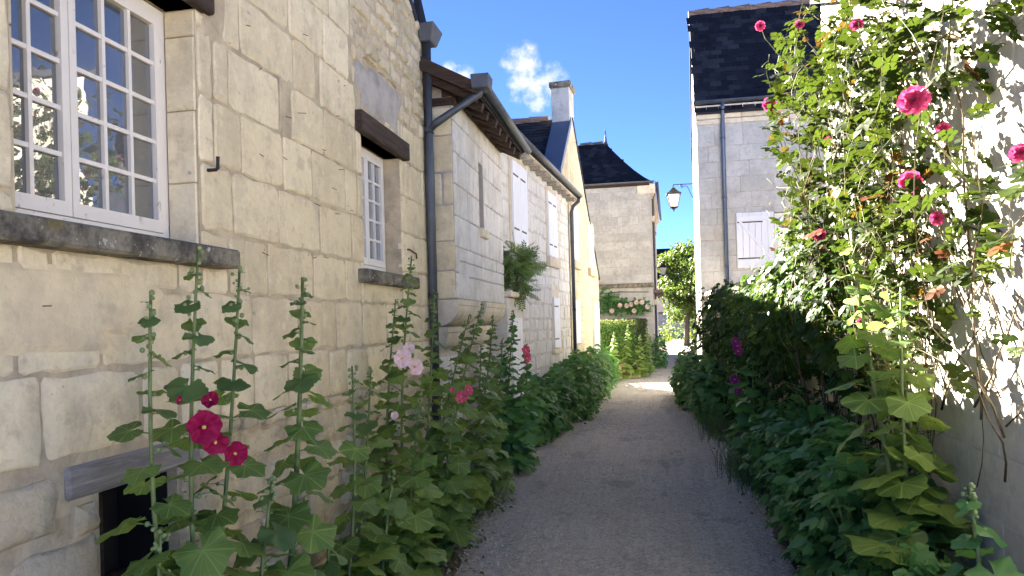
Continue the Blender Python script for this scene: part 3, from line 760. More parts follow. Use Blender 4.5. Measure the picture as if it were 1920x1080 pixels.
stones(F2, lay_courses(0, 2.38, z2, .16, .34), H2, 'stone_white', .014, .004, .003, .006, .003, .16, (), [SL])
stones(F2, [(0, .5, 1.9, 2.15), (.5, 2.38, 1.9, 2.13), (0, .12, 2.15, 2.4), (.12, 2.38, 2.13, 2.27), (.12, .7, 2.27, 2.4), (.7, 1.3, 2.27, 2.4), (1.3, 1.9, 2.27, 2.4), (1.9, 2.38, 2.27, 2.4)], H2, 'stone_white', .012, .006, .006, .006, .004, .14)
stones(F2s, [(.30, .527, 1.9, 2.17), (.30, .527, 2.17, 2.45), (.30, .527, 2.45, 2.79), (.30, .42, 2.79, 3.1), (.42, .527, 2.79, 3.1), (.30, .527, 3.1, 3.45), (.30, .527, 3.45, 3.72)], H2, 'stone_warm', .014, .004, .004, .008, .004, .12)
F2.part('sill', 'stone_cream', H2, 1.04, 1.36, 2.60, 2.70, -.03, .045, .01)
F2.part('slit_pane', 'glass_dim', H2, SL[0] + .005, SL[1] - .005, SL[2] + .005, SL[3] - .005, -.20, -.18)
def quarter(parent, y0, y1, z0, z1, x0, x1, n=7):
    v = []; f = []
    prof = [(x0, z1), (x1, z1), (x1, z1 - .05)] + [(x0 + .04 + (x1 - x0 - .05) * math.cos(t), z1 - .06 - (z1 - z0 - .06) * math.sin(t)) for t in [math.pi / 2 * k / n for k in range(n + 1)]] + [(x0, z0)]
    for y in (y0, y1): v += [(a, y, b) for a, b in prof]
    m = len(prof); f = [(i, (i + 1) % m, m + (i + 1) % m, m + i) for i in range(m)] + [tuple(range(m)), tuple(range(m, 2 * m))[::-1]]
    return fixn(obj('corbel', v, f, 'stone_cream', parent))
for a, b in ((6.785, 7.72), (7.98, 9.12)):
    quarter(H2, a, b, 1.64, 1.895, -2.02, -1.745); quarter(H2, a, b - .22, 1.42, 1.635, -2.02, -1.86)
DR = (1.02, 1.92, 0.02, 1.40)
wall_sheet(F2g, 0, 2.38, 0, 1.9, [DR], (), -.006, .12).build('lower_wall', 'mortar_white', H2)
stones(F2g, lay_courses(0, 2.38, [0, .2, .42, .65, .88, 1.1, 1.35], .16, .4), H2, 'stone_white', .02, .004, .006, .01, .007, .12, (), [DR])
plank_shutter(F2g, H2, DR[0] + .01, DR[1] - .01, .03, 1.39, -.10, 6, False, 'paint_white').name = 'door'
MB().box((-5, 6.737, 0), (-2.03, 9.135, 3.9)).build('core', 'mortar_grey', H2)  # solid block added to stop sun leaking between the houses
# eave: rafters, boards, gutter
roof_slab(H2, [(-1.46, 6.55, 3.84), (-1.46, 9.22, 3.84), (-4.6, 9.22, 5.44), (-4.6, 6.55, 5.44)], .05, 'slate')
for k in range(7):
    a = 6.60 + k * .375
    MB().hexa([(-1.49, a, 3.775), (-1.49, a + .36, 3.775), (-2.35, a + .36, 4.213), (-2.35, a, 4.213), (-1.49, a, 3.79), (-1.49, a + .36, 3.79), (-2.35, a + .36, 4.228), (-2.35, a, 4.228)]).build('soffit_board', 'wood_dark', H2)
for k in range(9):
    a = 6.62 + k * .305; j = random.uniform(-.02, .02)
    fixn(MB().hexa([(-1.52 + j, a, 3.70), (-1.52 + j, a + .085, 3.70), (-2.3, a + .085, 4.07), (-2.3, a, 4.07), (-1.50 + j, a, 3.775), (-1.50 + j, a + .085, 3.775), (-2.3, a + .085, 4.18), (-2.3, a, 4.18)]).build('rafter', 'wood_dark_x', H2))
fixn(MB().hexa([(-1.47, 6.54, 3.74), (-1.47, 6.575, 3.74), (-2.5, 6.575, 4.26), (-2.5, 6.54, 4.26), (-1.47, 6.54, 3.85), (-1.47, 6.575, 3.85), (-2.5, 6.575, 4.40), (-2.5, 6.54, 4.40)]).build('barge_board', 'wood_dark_x', H2))
F2s.part('wall_plate', 'wood_dark_x', H2, .2, .56, 3.73, 3.80, -.1, .03, .006)
F2.part('wall_plate', 'wood_dark', H2, 0.0, 2.4, 3.81, 3.90, -.1, .02, .006)
def gutter(parent, a, b, r=.055, mat='zinc'):
    a, b = Vector(a), Vector(b); d = (b - a).normalized(); s = d.cross(Z).normalized(); v = []; f = []; n = 8
    for p in (a, b):
        for q in (r, r - .006):
            for k in range(n + 1):
                t = math.pi + math.pi * k / n; v.append(p + s * math.cos(t) * q + Z * math.sin(t) * q)
    m = n + 1
    for k in range(n):
        f += [(k, k + 1, 2 * m + k + 1, 2 * m + k), (m + k, 3 * m + k, 3 * m + k + 1, m + k + 1), (k, m + k, m + k + 1, k + 1), (2 * m + k, 2 * m + k + 1, 3 * m + k + 1, 3 * m + k)]
    return obj('gutter', v, f, mat, parent, True)
gu = gutter(H2, (-1.43, 6.50, 3.87), (-1.43, 9.25, 3.83), .045)
fixn(MB().hexa([(-1.50, 6.48, 3.78), (-1.355, 6.48, 3.78), (-1.355, 6.66, 3.78), (-1.50, 6.66, 3.78), (-1.51, 6.47, 3.90), (-1.345, 6.47, 3.90), (-1.345, 6.67, 3.90), (-1.51, 6.67, 3.90)]).build('gutter_end', 'zinc', gu))
downpipe(H2, [(-1.43, 6.60, 3.82), (-1.46, 6.60, 3.76), (-1.86, 6.60, 3.53), (-1.93, 6.60, 3.48)], .038, [], name='branch_pipe')

# ------------------------------------------------------------------ rubble house with shutters
du = Vector((.0745, .9972, 0)).normalized(); dn = Vector((du.y, -du.x, 0))
H3 = thing('rubble_house', 'whitish rubble-stone house with pale shutters and a long zinc gutter', 'house', (-1.8, 12, 0))
F3 = Frame((-2.0, 9.14, 0), du, dn)
S3 = [(1.35, 2.25, 2.83, 4.02), (3.85, 4.62, 2.85, 3.98)]; S3l = [(4.12, 4.66, 1.20, 2.10)]
wall_sheet(F3, 0.02, 6.05, 0, 4.2, [], (), -.004).build('wall', 'mortar_white', H3)
zz = [0]
while zz[-1] < 4.1: zz.append(zz[-1] + random.uniform(.15, .27))
zz[-1] = 4.16
stones(F3, [(a + random.uniform(-.02, .02), b + random.uniform(-.02, .02), c + random.uniform(-.015, .015), d + random.uniform(-.015, .015)) for a, b, c, d in lay_courses(.02, 6.0, zz, .16, .45)], H3, 'stone_white', .028, .004, .006, .010, .010, .16, (), S3 + S3l, False)
for a0, a1, b0, b1 in S3:
    F3.part('window_surround', 'stone_cream', H3, a0 - .1, a1 + .1, b0 - .02, b1 + .1, -.03, .014, .006)
    plank_shutter(F3, H3, a0, (a0 + a1) / 2 - .004, b0, b1, .012, 3, False); plank_shutter(F3, H3, (a0 + a1) / 2 + .004, a1, b0, b1, .012, 3, False)
    F3.part('sill', 'stone_cream', H3, a0 - .1, a1 + .1, b0 - .2, b0 - .025, -.02, .07, .01)
a0, a1, b0, b1 = S3l[0]
F3.part('window_surround', 'stone_cream', H3, a0 - .08, a1 + .08, b0 - .02, b1 + .25, -.03, .014, .006)
plank_shutter(F3, H3, a0, a1, b0, b1, .015, 3, False); F3.part('sill', 'stone_cream', H3, a0 - .08, a1 + .1, b0 - .12, b0 - .025, -.02, .06, .008)
e0, e1 = F3.p(-.05, 4.25, .20), F3.p(6.15, 4.25, .20); back = -dn * 3.2 + Z * 1.75
roof_slab(H3, [e0, e1, e1 + back, e0 + back], .05)
for k in range(15):
    u = .15 + k * .42; F3.part('soffit_board', 'stone_cream', H3, u, u + .40, 4.165, 4.185, -.02, .19)
for k in range(13):
    u = .3 + k * .46; F3.part('rafter', 'wood_grey', H3, u, u + .07, 4.10, 4.163, -.02, .17, .004)
gutter(H3, F3.p(-.05, 4.28, .235), F3.p(6.2, 4.26, .235), .055)
pp = [F3.p(6.05, 4.21, .23), F3.p(6.05, 4.12, .22), F3.p(6.05, 4.02, .10), F3.p(6.05, 3.9, .07), F3.p(6.07, 0.05, .07)]
downpipe(H3, pp, .042, [(F3.p(6.06, 3.3, .07), 0), (F3.p(6.06, 1.9, .07), 0)])
F3.part('core', 'mortar_white', H3, .03, 6.0, 0, 4.1, -4.5, -.05)  # solid filling added behind the wall to block stray sun on the path
# little porch block with a coping where a shrub hangs out
F3.part('porch', 'stone_white', H3, .03, .75, 0, 1.98, .012, .27, .01); F3.part('porch_coping', 'stone_cream', H3, .025, .82, 1.985, 2.06, .0, .33, .015)
plank_shutter(F3, H3, .12, .66, .05, 1.72, .272, 4, False, 'paint_shutter').name = 'door'

# ------------------------------------------------------------------ gabled house with chimney
H4 = thing('gabled_house', 'warm cream gable house with a chimney and blue zinc flashing', 'house', (-1.35, 17, 0))
UR = 6.78; ZR = 6.05
g4 = [(-1, 1, ZR - UR), (.92, 1, ZR + .92 * UR)]
sh = wall_sheet(F3, 6.06, 10.25, 0, 6.2, [], g4, .004)
sh.add([F3.p(4.9, 4.19, .004), F3.p(6.059, 4.19, .004), F3.p(6.059, 5.33, .004), F3.p(4.9, 4.17, .004)], [(0, 1, 2, 3)])
sh.add([F3.p(10.25, 0, .004), F3.p(10.25, 0, -5), F3.p(10.25, 2.86, -5), F3.p(10.25, 2.86, .004)], [(0, 1, 2, 3)])
sh.build('wall', 'mortar', H4)
S4 = [(6.35, 6.98, 2.98, 4.12), (8.55, 9.30, 2.95, 3.98)]; D4 = [(6.35, 6.95, 1.2, 2.1), (9.1, 9.95, .02, 2.15)]
z4 = [i * .28 for i in range(23)]
stones(F3, lay_courses(6.07, 10.24, z4, .3, .6), H4, 'stone_gold', .012, .010, .004, .008, .006, .2, g4, S4 + D4, False)
for a0, a1, b0, b1 in S4 + D4:
    F3.part('window_surround', 'stone_gold', H4, a0 - .09, a1 + .09, b0 - .015, b1 + .1, -.03, .02, .006)
    plank_shutter(F3, H4, a0, (a0 + a1) / 2 - .004, b0, b1, .018, 3, False); plank_shutter(F3, H4, (a0 + a1) / 2 + .004, a1, b0, b1, .018, 3, False)
    if b0 > .5: F3.part('sill', 'stone_gold', H4, a0 - .12, a1 + .12, b0 - .2, b0 - .02, -.02, .09, .01)
r0, r1 = F3.p(UR, ZR, -.0), F3.p(UR, ZR, -6)
n0, n1 = F3.p(UR - 2.9, ZR - 2.9, 0), F3.p(UR - 2.9, ZR - 2.9, -6)
rf = roof_slab(H4, [n0, r0, r1, n1], .05)
slates(rf, F3.p(UR - 2.1, ZR - 2.1, -6), dn, (r0 - n0).normalized(), (Z - du).normalized(), 5.7, 2.1 * 1.414, .2, .11, limit=0)
f0, f1 = F3.p(10.35, ZR - .92 * (10.35 - UR), .03), F3.p(10.35, ZR - .92 * (10.35 - UR), -6)
roof_slab(H4, [F3.p(UR, ZR, .03), f0, f1, r1], .06)
for k in range(13):
    d0 = -.5 - k * .42; MB().tube([F3.p(UR, ZR + .01, d0), F3.p(UR, ZR + .02, d0 - .43)], [.075, .09], 8).build('ridge_tile', 'tile', H4)
F3.part('core', 'mortar', H4, 6.1, 10.2, 0, 2.8, -5, -.05)  # solid filling added behind the gable wall against sun leaks
# zinc-covered coping of the near verge and chimney
fixn(MB().hexa([F3.p(5.2, ZR - 1.56, -.36), F3.p(6.55, ZR - .21, -.36), F3.p(6.55, ZR - .21, .03), F3.p(5.2, ZR - 1.56, .03), F3.p(5.2, ZR - 1.40, -.36), F3.p(6.55, ZR - .05, -.36), F3.p(6.55, ZR - .05, .03), F3.p(5.2, ZR - 1.40, .03)]).build('flashing', 'zinc_blue', H4))
ch = F3.part('chimney', 'stone_cool', H4, 6.45, 7.0, 5.6, 6.62, -.37, .012, .012); F3.part('chimney_cap', 'sill', ch, 6.40, 7.05, 6.622, 6.74, -.41, .05, .012)

# ------------------------------------------------------------------ tall house behind the hedge
H5 = thing('tall_house', 'tall pale ashlar house with flared slate roof behind the clipped hedge', 'house', (-2, 27, 0))
F5 = Frame((-6, 26, 0), X, -Y); ud5 = Vector((.3, 10, 0)).normalized(); F5s = Frame((.2, 26, 0), ud5, (ud5.y, -ud5.x, 0))
W5 = (5.0, 5.6, 2.6, 4.6)
sh = wall_sheet(F5, 2.1, 6.2, 0, 6.4, [], (), -.006).add([(-3.9, 26.006, 0), (-3.9, 36, 0), (-3.9, 36, 6.4), (-3.9, 26.006, 6.4)], [(0, 1, 2, 3)]); sh.build('wall', 'mortar_grey', H5)
WS = [(1.2, 2.2, 3.6, 5.2), (4.5, 5.5, 3.6, 5.2), (1.4, 2.3, .05, 2.2)]
wall_sheet(F5s, 0, 10, 0, 6.4, WS, (), -.006, .25).build('side_wall', 'mortar_grey', H5)
z5 = [2.95 + k * .29 for k in range(13)]
stones(F5, lay_courses(3.6, 6.19, z5[:-1] + [6.42], .45, .75), H5, 'stone_cool', .010, .003, .003, .005, .003, .5)
stones(F5, lay_courses(3.6, 6.19, [0.0, .35, .7, 1.05, 1.4, 1.75, 2.1, 2.45, 2.78], .45, .75), H5, 'stone_cool', .012, .003, .003, .005, .003, .5)
stones(F5s, lay_courses(.02, 10, [k * .35 for k in range(19)], .5, .8), H5, 'stone_cream', .012, .003, .003, .006, .004, .5, (), WS, False)
F5.part('string_course', 'sill', H5, 3.2, 6.26, 2.80, 2.93, -.02, .13, .01)
for a0, a1, b0, b1 in WS:
    window(F5s, H5, a0 + .01, a1 - .01, b0 + .01, b1 - .01, -.16, [(1, 2), (1, 2)], 4, .04, .02, 'paint_shutter', 'glass_dim')
    F5s.part('window_surround', 'stone_cream', H5, a0 - .12, a1 + .12, b1 + .005, b1 + .2, -.02, .10, .01)
F5s.part('canopy', 'tile', H5, 1.0, 5.2, 2.62, 2.74, -.02, .34, .02)
# cornice in three steps and the hopper gutter
for k, (q, w) in enumerate(((6.05, .05), (6.15, .10), (6.27, .16))):
    F5s.part('cornice', 'stone_cream', H5, -.0, 10, q, q + .11, -.02, w, .006)
F5.part('cornice', 'stone_cream', H5, 5.75, 6.36, 6.02, 6.36, -.1, .05, .01)
gutter(H5, (-3.95, 25.90, 6.44), (.34, 25.90, 6.44), .06); gutter(H5, (.42, 25.9, 6.44), (.72, 36, 6.44), .06)
F5.part('gutter_board', 'wood_dark_x', H5, 2.1, 6.18, 6.30, 6.385, -.02, .07)
downpipe(H5, [(.40, 27.4, 6.4), (.30, 27.4, 6.1), (.30, 27.4, .05)], .045, [((.30, 27.4, 4), 0)])
# flared hip roof built in rings
cx0, cx1, cy0, cy1 = -4.0, .30, 25.88, 36.2
prof = [(0, 6.40), (.28, 6.62), (.62, 6.95), (1.0, 7.38), (1.4, 7.88), (1.65, 8.22)]
v, f = [], []
for ins, z in prof: v += [(cx0 + ins, cy0 + ins, z), (cx1 - ins, cy0 + ins, z), (cx1 - ins + .3, cy1 - ins, z), (cx0 + ins, cy1 - ins, z)]
for i in range(len(prof) - 1):
    for k in range(4): a = i * 4; f.append((a + k, a + (k + 1) % 4, a + 4 + (k + 1) % 4, a + 4 + k))
f.append(tuple(range(len(v) - 4, len(v))))
rf = obj('roof', v, f, 'slate', H5)
for i in range(len(prof) - 1):
    (a, z0), (b, z1) = prof[i], prof[i + 1]
    S = Vector((0, b - a, z1 - z0)); L = S.length; N = Vector((0, -(z1 - z0), b - a)).normalized()
    slates(rf, (cx0 + b, cy0 + a, z0 + .003), X, S, N, cx1 - cx0 - b - b, L + .02, .2, L / 4, limit=0)
for k in range(2): MB().tube([(-2.3 + k * .42, cy0 + 1.66, 8.23), (-2.3 + (k + 1) * .42, cy0 + 1.66, 8.24)], [.06, .075], 8).build('ridge_tile', 'zinc', H5)
MB().tube([(-1.36, cy0 + 1.65, 8.15), (-1.36, cy0 + 1.65, 8.3), (-1.36, cy0 + 1.65, 8.75)], [.10, .05, .012], 8).build('finial', 'zinc', H5)

# ------------------------------------------------------------------ house with the big slate roof (right)
H6 = thing('slate_roof_house', 'grey-white ashlar house with a steep dark slate roof and one open shutter', 'house', (1.3, 16, 0))
F6 = Frame((1.1, 15.65, 0), X, -Y); us = Vector((.0383, 1, 0)).normalized(); F6s = Frame((1.1, 15.65, 0), us, (-us.y, us.x, 0))
W6 = (1.47, 2.25, 2.66, 3.76)
wall_sheet(F6, 0, 7, 0, 5.62, [W6], (), -.004, .2).build('wall', 'mortar_grey', H6)
z6 = [.05, .37, .69, 1.01, 1.33, 1.65, 1.97, 2.29, 2.61, 2.93, 3.25, 3.57, 3.89, 4.21, 4.53, 4.85, 5.17, 5.62]
stones(F6, lay_courses(0.0, 3.9, z6, .42, .85), H6, 'stone_grey', .010, .003, .003, .006, .003, .3, (), [W6])
stones(F6, lay_courses(3.9, 7, z6, .42, .85), H6, 'stone_grey', .010, .003, .003, .006, .003, .3, parts=False)
for q, h, w in ((5.62, .10, .03), (5.725, .12, .07), (5.85, .14, .12)):
    for k in range(8): F6.part('cornice', 'stone_cream', H6, -.03 + k * .9 + (.003 if k else 0), -.03 + (k + 1) * .9, q, q + h - .004, -.05, w, .008)
gutter(H6, (1.02, 15.47, 6.06), (8.1, 15.47, 6.06), .065)
window(F6, H6, W6[0] + .01, W6[1] - .01, W6[2] + .01, W6[3] - .01, -.10, [(.5, 1), (.5, 1)], 3, .045, .03, 'paint_white', 'glass_dim')
F6.part('sill', 'stone_cream', H6, 1.38, 2.34, 2.55, 2.655, -.1, .06, .008)
plank_shutter(F6, H6, .72, 1.45, 2.66, 3.77, .02, 6, True)
downpipe(H6, [(1.60, 15.47, 6.02), (1.60, 15.5, 5.9), (1.60, 15.58, 5.6), (1.62, 15.58, .1)], .045, [((1.60, 15.58, 5.3), 0), ((1.605, 15.58, 4.1), 0), ((1.61, 15.58, 2.7), 0)], 'zinc_blue')
RY, RZ = 17.80, 8.71; uL = (RY - 15.65)
g6 = [(-(RZ - 6.0) / uL, 1, 6.0), ((RZ - 6.0) / uL, 1, RZ + (RZ - 6.0))]
S6 = [(1.0, 1.35, .95, 1.55), (2.2, 2.5, 2.4, 3.0)]
wall_sheet(F6s, 0, 4.3, 0, 9.2, S6, g6, -.004, .15).add([(1.265, 19.95, 0), (8, 19.95, 0), (8, 19.95, 6), (1.265, 19.95, 6)], [(0, 1, 2, 3)]).build('gable_wall', 'mortar_white', H6)
stones(F6s, lay_courses(0, 4.3, [k * .32 for k in range(29)], .4, .8), H6, 'stone_cool', .012, .003, .004, .006, .004, .3, g6, S6, False)
F6s.part('vent_lintel', 'wood_grey', H6, .9, 1.45, 1.56, 1.68, -.05, .04, .008); F6s.part('vent_panel', 'wood_grey', H6, 1.01, 1.34, .96, 1.54, -.12, -.08)
F6s.part('vent_panel', 'wood_dark', H6, 2.21, 2.49, 2.41, 2.99, -.12, -.08)
e = 15.48; ze = 6.0 - .17 * (RZ - 6) / uL
rf = roof_slab(H6, [(1.06, e, ze + .05), (8.0, e, ze + .05), (8.15, RY, RZ + .06), (1.13, RY, RZ + .06)], .06)
roof_slab(H6, [(1.13, RY, RZ + .058), (8.1, RY, RZ + .058), (8.2, 20.12, 5.84), (1.24, 20.12, 5.84)], .06)
S = Vector((0.025, RY - e, RZ - ze)); N = Vector((0, -(RZ - ze), RY - e)).normalized()
slates(rf, (1.04, e - .02, ze + .055), X, S, N, 6.9, S.length, .24, .165, keep=lambda p: p.x < 3.65, limit=300)
for k in range(15): MB().tube([(1.12 + k * .46, RY, RZ + .06), (1.12 + (k + 1) * .46, RY, RZ + .075)], [.085, .10], 8).build('ridge_tile', 'tile', H6)
MB().hexa([F6s.p(-.17, ze - .02, .0), F6s.p(uL, RZ - .02, .0), F6s.p(uL, RZ - .02, .035), F6s.p(-.17, ze - .02, .035), F6s.p(-.17, ze + .04, .0), F6s.p(uL, RZ + .04, .0), F6s.p(uL, RZ + .04, .035), F6s.p(-.17, ze + .04, .035)]).build('verge', 'tile', H6)

# ------------------------------------------------------------------ house under the roses (near right)
H7 = thing('plastered_house', 'pale plastered house wall under the climbing rose at the right edge', 'house', (1.7, 4, 0))
F7 = Frame((1.6, 0, 0), Y, -X)
g7 = [(-.4, 1, 3.05 - .4 * 3.5)]; Z7a, Z7b = 3.05 - .4 * .9, 3.05 + .4 * 3.55
prof7 = [(-3, 2.3), (1.5, 2.3), (7.05, 5.075)]
sh = MB(); sh.add([F7.p(2.6, 0, -.004), F7.p(7.05, 0, -.004), F7.p(7.05, Z7b, -.004), F7.p(2.6, Z7a, -.004)], [(0, 1, 2, 3)])
sh.add([(1.604, 7.05, 0), (6.6, 7.05, 0), (6.6, 7.05, Z7b), (1.604, 7.05, Z7b)], [(0, 1, 2, 3)]).add([(1.604, 2.6, 0), (6.6, 2.6, 0), (6.6, 2.6, Z7a), (1.604, 2.6, Z7a)], [(0, 1, 2, 3)]).add([(6.6, 2.6, 0), (6.6, 7.05, 0), (6.6, 7.05, Z7b), (6.6, 2.6, Z7a)], [(0, 1, 2, 3)])
sh.build('wall', 'render', H7)
M['stone_plain'] = m_stone('stone_plain', (.66, .61, .52), (.64, .59, .50), (.60, .55, .46), .35, .25, .3)
stones(F7, lay_courses(2.62, 7.05, [.0, .33, .66, .97, 1.28, 1.6, 1.92, 2.24, 2.56, 2.88, 3.2, 3.52, 3.84, 4.16, 4.48, 4.8, 5.1], .6, 1.0), H7, 'stone_plain', .007, .002, .0015, .004, .002, .3, g7)
roof_slab(H7, [(1.53, 2.5, Z7a + .03), (6.7, 2.5, Z7a + .03), (6.7, 7.12, Z7b + .09), (1.53, 7.12, Z7b + .09)], .07)

# ------------------------------------------------------------------ garden walls
GW = thing('garden_wall', 'garden wall smothered in creeper between the two right-hand houses', 'wall', (1.45, 11, 0))
a, b = Vector((1.62, 7.07, 0)), Vector((1.22, 15.6, 0)); d = (b - a).normalized(); FG = Frame(a, d, (-d.y, d.x, 0))
FG.part('core', 'mortar', GW, 0, (b - a).length, 0, 2.1, -.3, -.004)
stones(FG, lay_courses(0, (b - a).length, [0, .3, .6, .9, 1.2, 1.5, 1.8, 2.1], .4, .75), GW, 'stone_warm', .014, .006, .005, .008, .005, .2)
for k in range(9): FG.part('coping', 'stone_cream', GW, k * .95 + .004, (k + 1) * .95, 2.102, 2.19, -.36, .06, .015)
LW = thing('low_wall', 'low stone retaining wall at the foot of the clipped hedge', 'wall', (-.9, 21.2, 0))
FL = Frame((-2.2, 20.85, 0), (1, .28, 0), (.28, -1, 0)); FL.part('core', 'mortar', LW, 0, 2.05, 0, .36, -.3, -.004)
stones(FL, lay_courses(0, 2.05, [0, .19, .37], .5, .8), LW, 'stone_warm', .014, .006, .005, .012, .006, .2); FL.part('coping', 'stone_cream', LW, -.02, 2.08, .372, .43, -.34, .04, .012)
FW = thing('boundary_wall', 'far stone boundary wall beyond the tree at the end of the lane', 'wall', (4, 66, 0))
FF = Frame((-6, 66, 0), X, -Y); FF.part('core', 'mortar_grey', FW, 0, 24, 0, 2.2, -.4, -.004)
stones(FF, lay_courses(0, 24, [k * .3 for k in range(8)], .5, .9), FW, 'stone_cool', .02, .006, .005, .01, .006, .4, parts=False); FF.part('coping', 'tile', FW, -.1, 24.1, 2.202, 2.32, -.5, .1, .02)
FH = thing('far_house', 'pale house front closing the view beyond the tree', 'house', (6, 74, 0))
FQ = Frame((-2, 74, 0), X, -Y); wall_sheet(FQ, 0, 16, 0, 5, [(7.0, 8.2, 1, 2.6), (10, 11.2, 1, 2.6)], (), 0, .2).build('wall', 'mortar_grey', FH)
for a0 in (7.0, 10): window(FQ, FH, a0 + .02, a0 + 1.18, 1.02, 2.58, -.1, [(1, 1), (1, 1)], 3, .06, .03, 'paint_white', 'glass_dim')
roof_slab(FH, [(-2.3, 73.6, 4.9), (14.3, 73.6, 4.9), (14.3, 78, 9), (-2.3, 78, 9)], .1)

# ------------------------------------------------------------------ lanterns
def lantern(label, root, wall_pt, arm, s=1.0):
    """four-sided tapered lantern hanging from a scrolled wall bracket; arm: vector from wall to lantern axis"""
    t = thing('street_lamp', label, 'lamp', wall_pt, 'wall lanterns along the lane')
    w = Vector(wall_pt); arm = Vector(arm); L = arm.length; ax = arm.normalized(); c = w + arm
    side = ax.cross(Z)
    br = MB().tube([w, w + ax * L], .012 * s, 8).build('bracket', 'iron', t)
    MB().tube([w + Z * .12 * s, w - Z * .42 * s], .014 * s, 8).build('wall_plate', 'iron', br)
    pts = []
    for k in range(16):
        q = k / 15; a = math.pi * (1.0 + 1.2 * q); pts.append(w + ax * (L * .06 + L * .62 * q) - Z * s * (.34 * (1 - q) ** 1.6 + .05 * math.sin(q * 9)))
    MB().tube(pts, .009 * s, 6).build('scroll', 'iron', br)
    pts = [w + ax * (L * .62) - Z * s * .06 + (ax * math.cos(a) + Z * math.sin(a)) * s * (.055 - .004 * k) for k, a in enumerate([x * .6 for x in range(11)])]
    MB().tube(pts, .007 * s, 6).build('scroll', 'iron', br)
    MB().tube([c, c - Z * .06 * s], .012 * s, 6).build('hanger', 'iron', t)
    def ring(z, r): return [c + (ax * x + side * y) * r + Z * z for x, y in ((-1, -1), (1, -1), (1, 1), (-1, 1))]
    zc, zt, zb = -.07 * s, -.22 * s, -.55 * s; rt, rb = .15 * s, .085 * s
    m = MB(); A = [ring(zc, .03 * s), ring(zc - .035 * s, .05 * s), ring(zt + .045 * s, .11 * s), ring(zt, .175 * s), ring(zt - .02 * s, .175 * s), ring(zt - .02 * s, .14 * s)]
    v = [p for q in A for p in q]; f = [(i * 4 + k, i * 4 + (k + 1) % 4, i * 4 + 4 + (k + 1) % 4, i * 4 + 4 + k) for i in range(len(A) - 1) for k in range(4)] + [(0, 1, 2, 3)]
    fixn(m.add(v, f).build('cap', 'iron', t))
    T, B = ring(zt - .02 * s, rt), ring(zb, rb)
    for k in range(4):
        MB().tube([T[k], B[k]], .010 * s, 5).build('corner_bar', 'iron', t)
        q = [T[k], T[(k + 1) % 4], B[(k + 1) % 4], B[k]]; cc = sum(q, Vector()) / 4; n = (q[1] - q[0]).cross(q[3] - q[0]).normalized(); q = [cc + (p - cc) * .95 for p in q]
        fixn(MB().hexa([p - n * .002 for p in q] + [p + n * .002 for p in q]).build('pane', 'lamp_glass', t))
    for k in range(4): MB().tube([B[k], B[(k + 1) % 4]], .012 * s, 5).build('base_bar', 'iron', t)
    MB().tube([c + Z * (zb + .01 * s), c + Z * (zb - .03 * s), c + Z * (zb - .07 * s), c + Z * (zb - .11 * s)], [.06 * s, .05 * s, .018 * s, .004 * s], 8).build('finial', 'iron', t)
lantern('black four-sided lantern on a scrolled bracket high on the gable wall against the sky', None, tuple(F6s.p(1.85, 4.76, .01)), (-.50, -.02, 0), .95)
lantern('small far lantern hanging from the tall house in front of the tree', None, (.29, 30, 3.95), (.36, 0, 0), .95)
# ------------------------------------------------------------------ leaf and flower shapes (local: base at origin, +Y outwards, +Z the upper side)
def T(v, f): return np.array(v, float), [tuple(q) for q in f]
def leaflet(v, f, base, ang, L, W, fold=.12, curl=.10, tilt=0):
    k = len(v); c, s = math.cos(ang), math.sin(ang)
    def P(x, y, z): return (base[0] + x * c + y * s, base[1] - x * s + y * c, base[2] + z)
    for x, y, z in ((0, 0, 0), (-W * .8, L * .28, fold * W), (-W, L * .58, fold * W - curl * L * .3), (0, L, -curl * L), (W, L * .58, fold * W - curl * L * .3), (W * .8, L * .28, fold * W), (0, L * .5, -curl * L * .12)):
        v.append(P(x, y, z + tilt * y))
    f += [tuple(k + i for i in q) for q in ((0, 6, 1), (1, 6, 2), (2, 6, 3), (3, 6, 4), (4, 6, 5), (5, 6, 0))]
def strip(v, f, a, b, w):
    k = len(v); v += [(a[0] - w, a[1], a[2]), (a[0] + w, a[1], a[2]), (b[0] + w * .6, b[1], b[2]), (b[0] - w * .6, b[1], b[2])]; f += [(k, k + 1, k + 2), (k, k + 2, k + 3)]
def t_rose():
    v, f = [], []; strip(v, f, (0, 0, 0), (0, .55, .02), .012)
    leaflet(v, f, (0, .55, .02), 0, .48, .19)
    for y, l in ((.48, .38), (.24, .30)):
        for sg in (-1, 1): leaflet(v, f, (0, y, .01), sg * random.uniform(.95, 1.2), l, .155, tilt=random.uniform(-.15, .15))
    return T(v, f)
def t_creeper():
    v, f = [], []; strip(v, f, (0, -.35, -.05), (0, 0, 0), .012)
    for a, l in ((0, .62), (.75, .55), (-.75, .55), (1.55, .40), (-1.55, .40)): leaflet(v, f, (0, 0, 0), a + random.uniform(-.1, .1), l, l * .27, curl=.22, tilt=random.uniform(-.2, .05))
    return T(v, f)
def t_pinnate():
    v, f = [], []; strip(v, f, (0, 0, 0), (0, .85, .0), .008)
    for k in range(6):
        for sg in (-1, 1): leaflet(v, f, (0, .15 + .13 * k, 0), sg * 1.0, .26, .05)
    leaflet(v, f, (0, .85, 0), 0, .25, .05)
    return T(v, f)
def t_oval(): 
    v, f = [], []; leaflet(v, f, (0, 0, 0), 0, 1, .30); return T(v, f)
def t_tiny(): return T([(0, 0, 0), (-.32, .5, .05), (0, 1, -.08), (.32, .5, .05)], [(0, 2, 1), (0, 3, 2)])
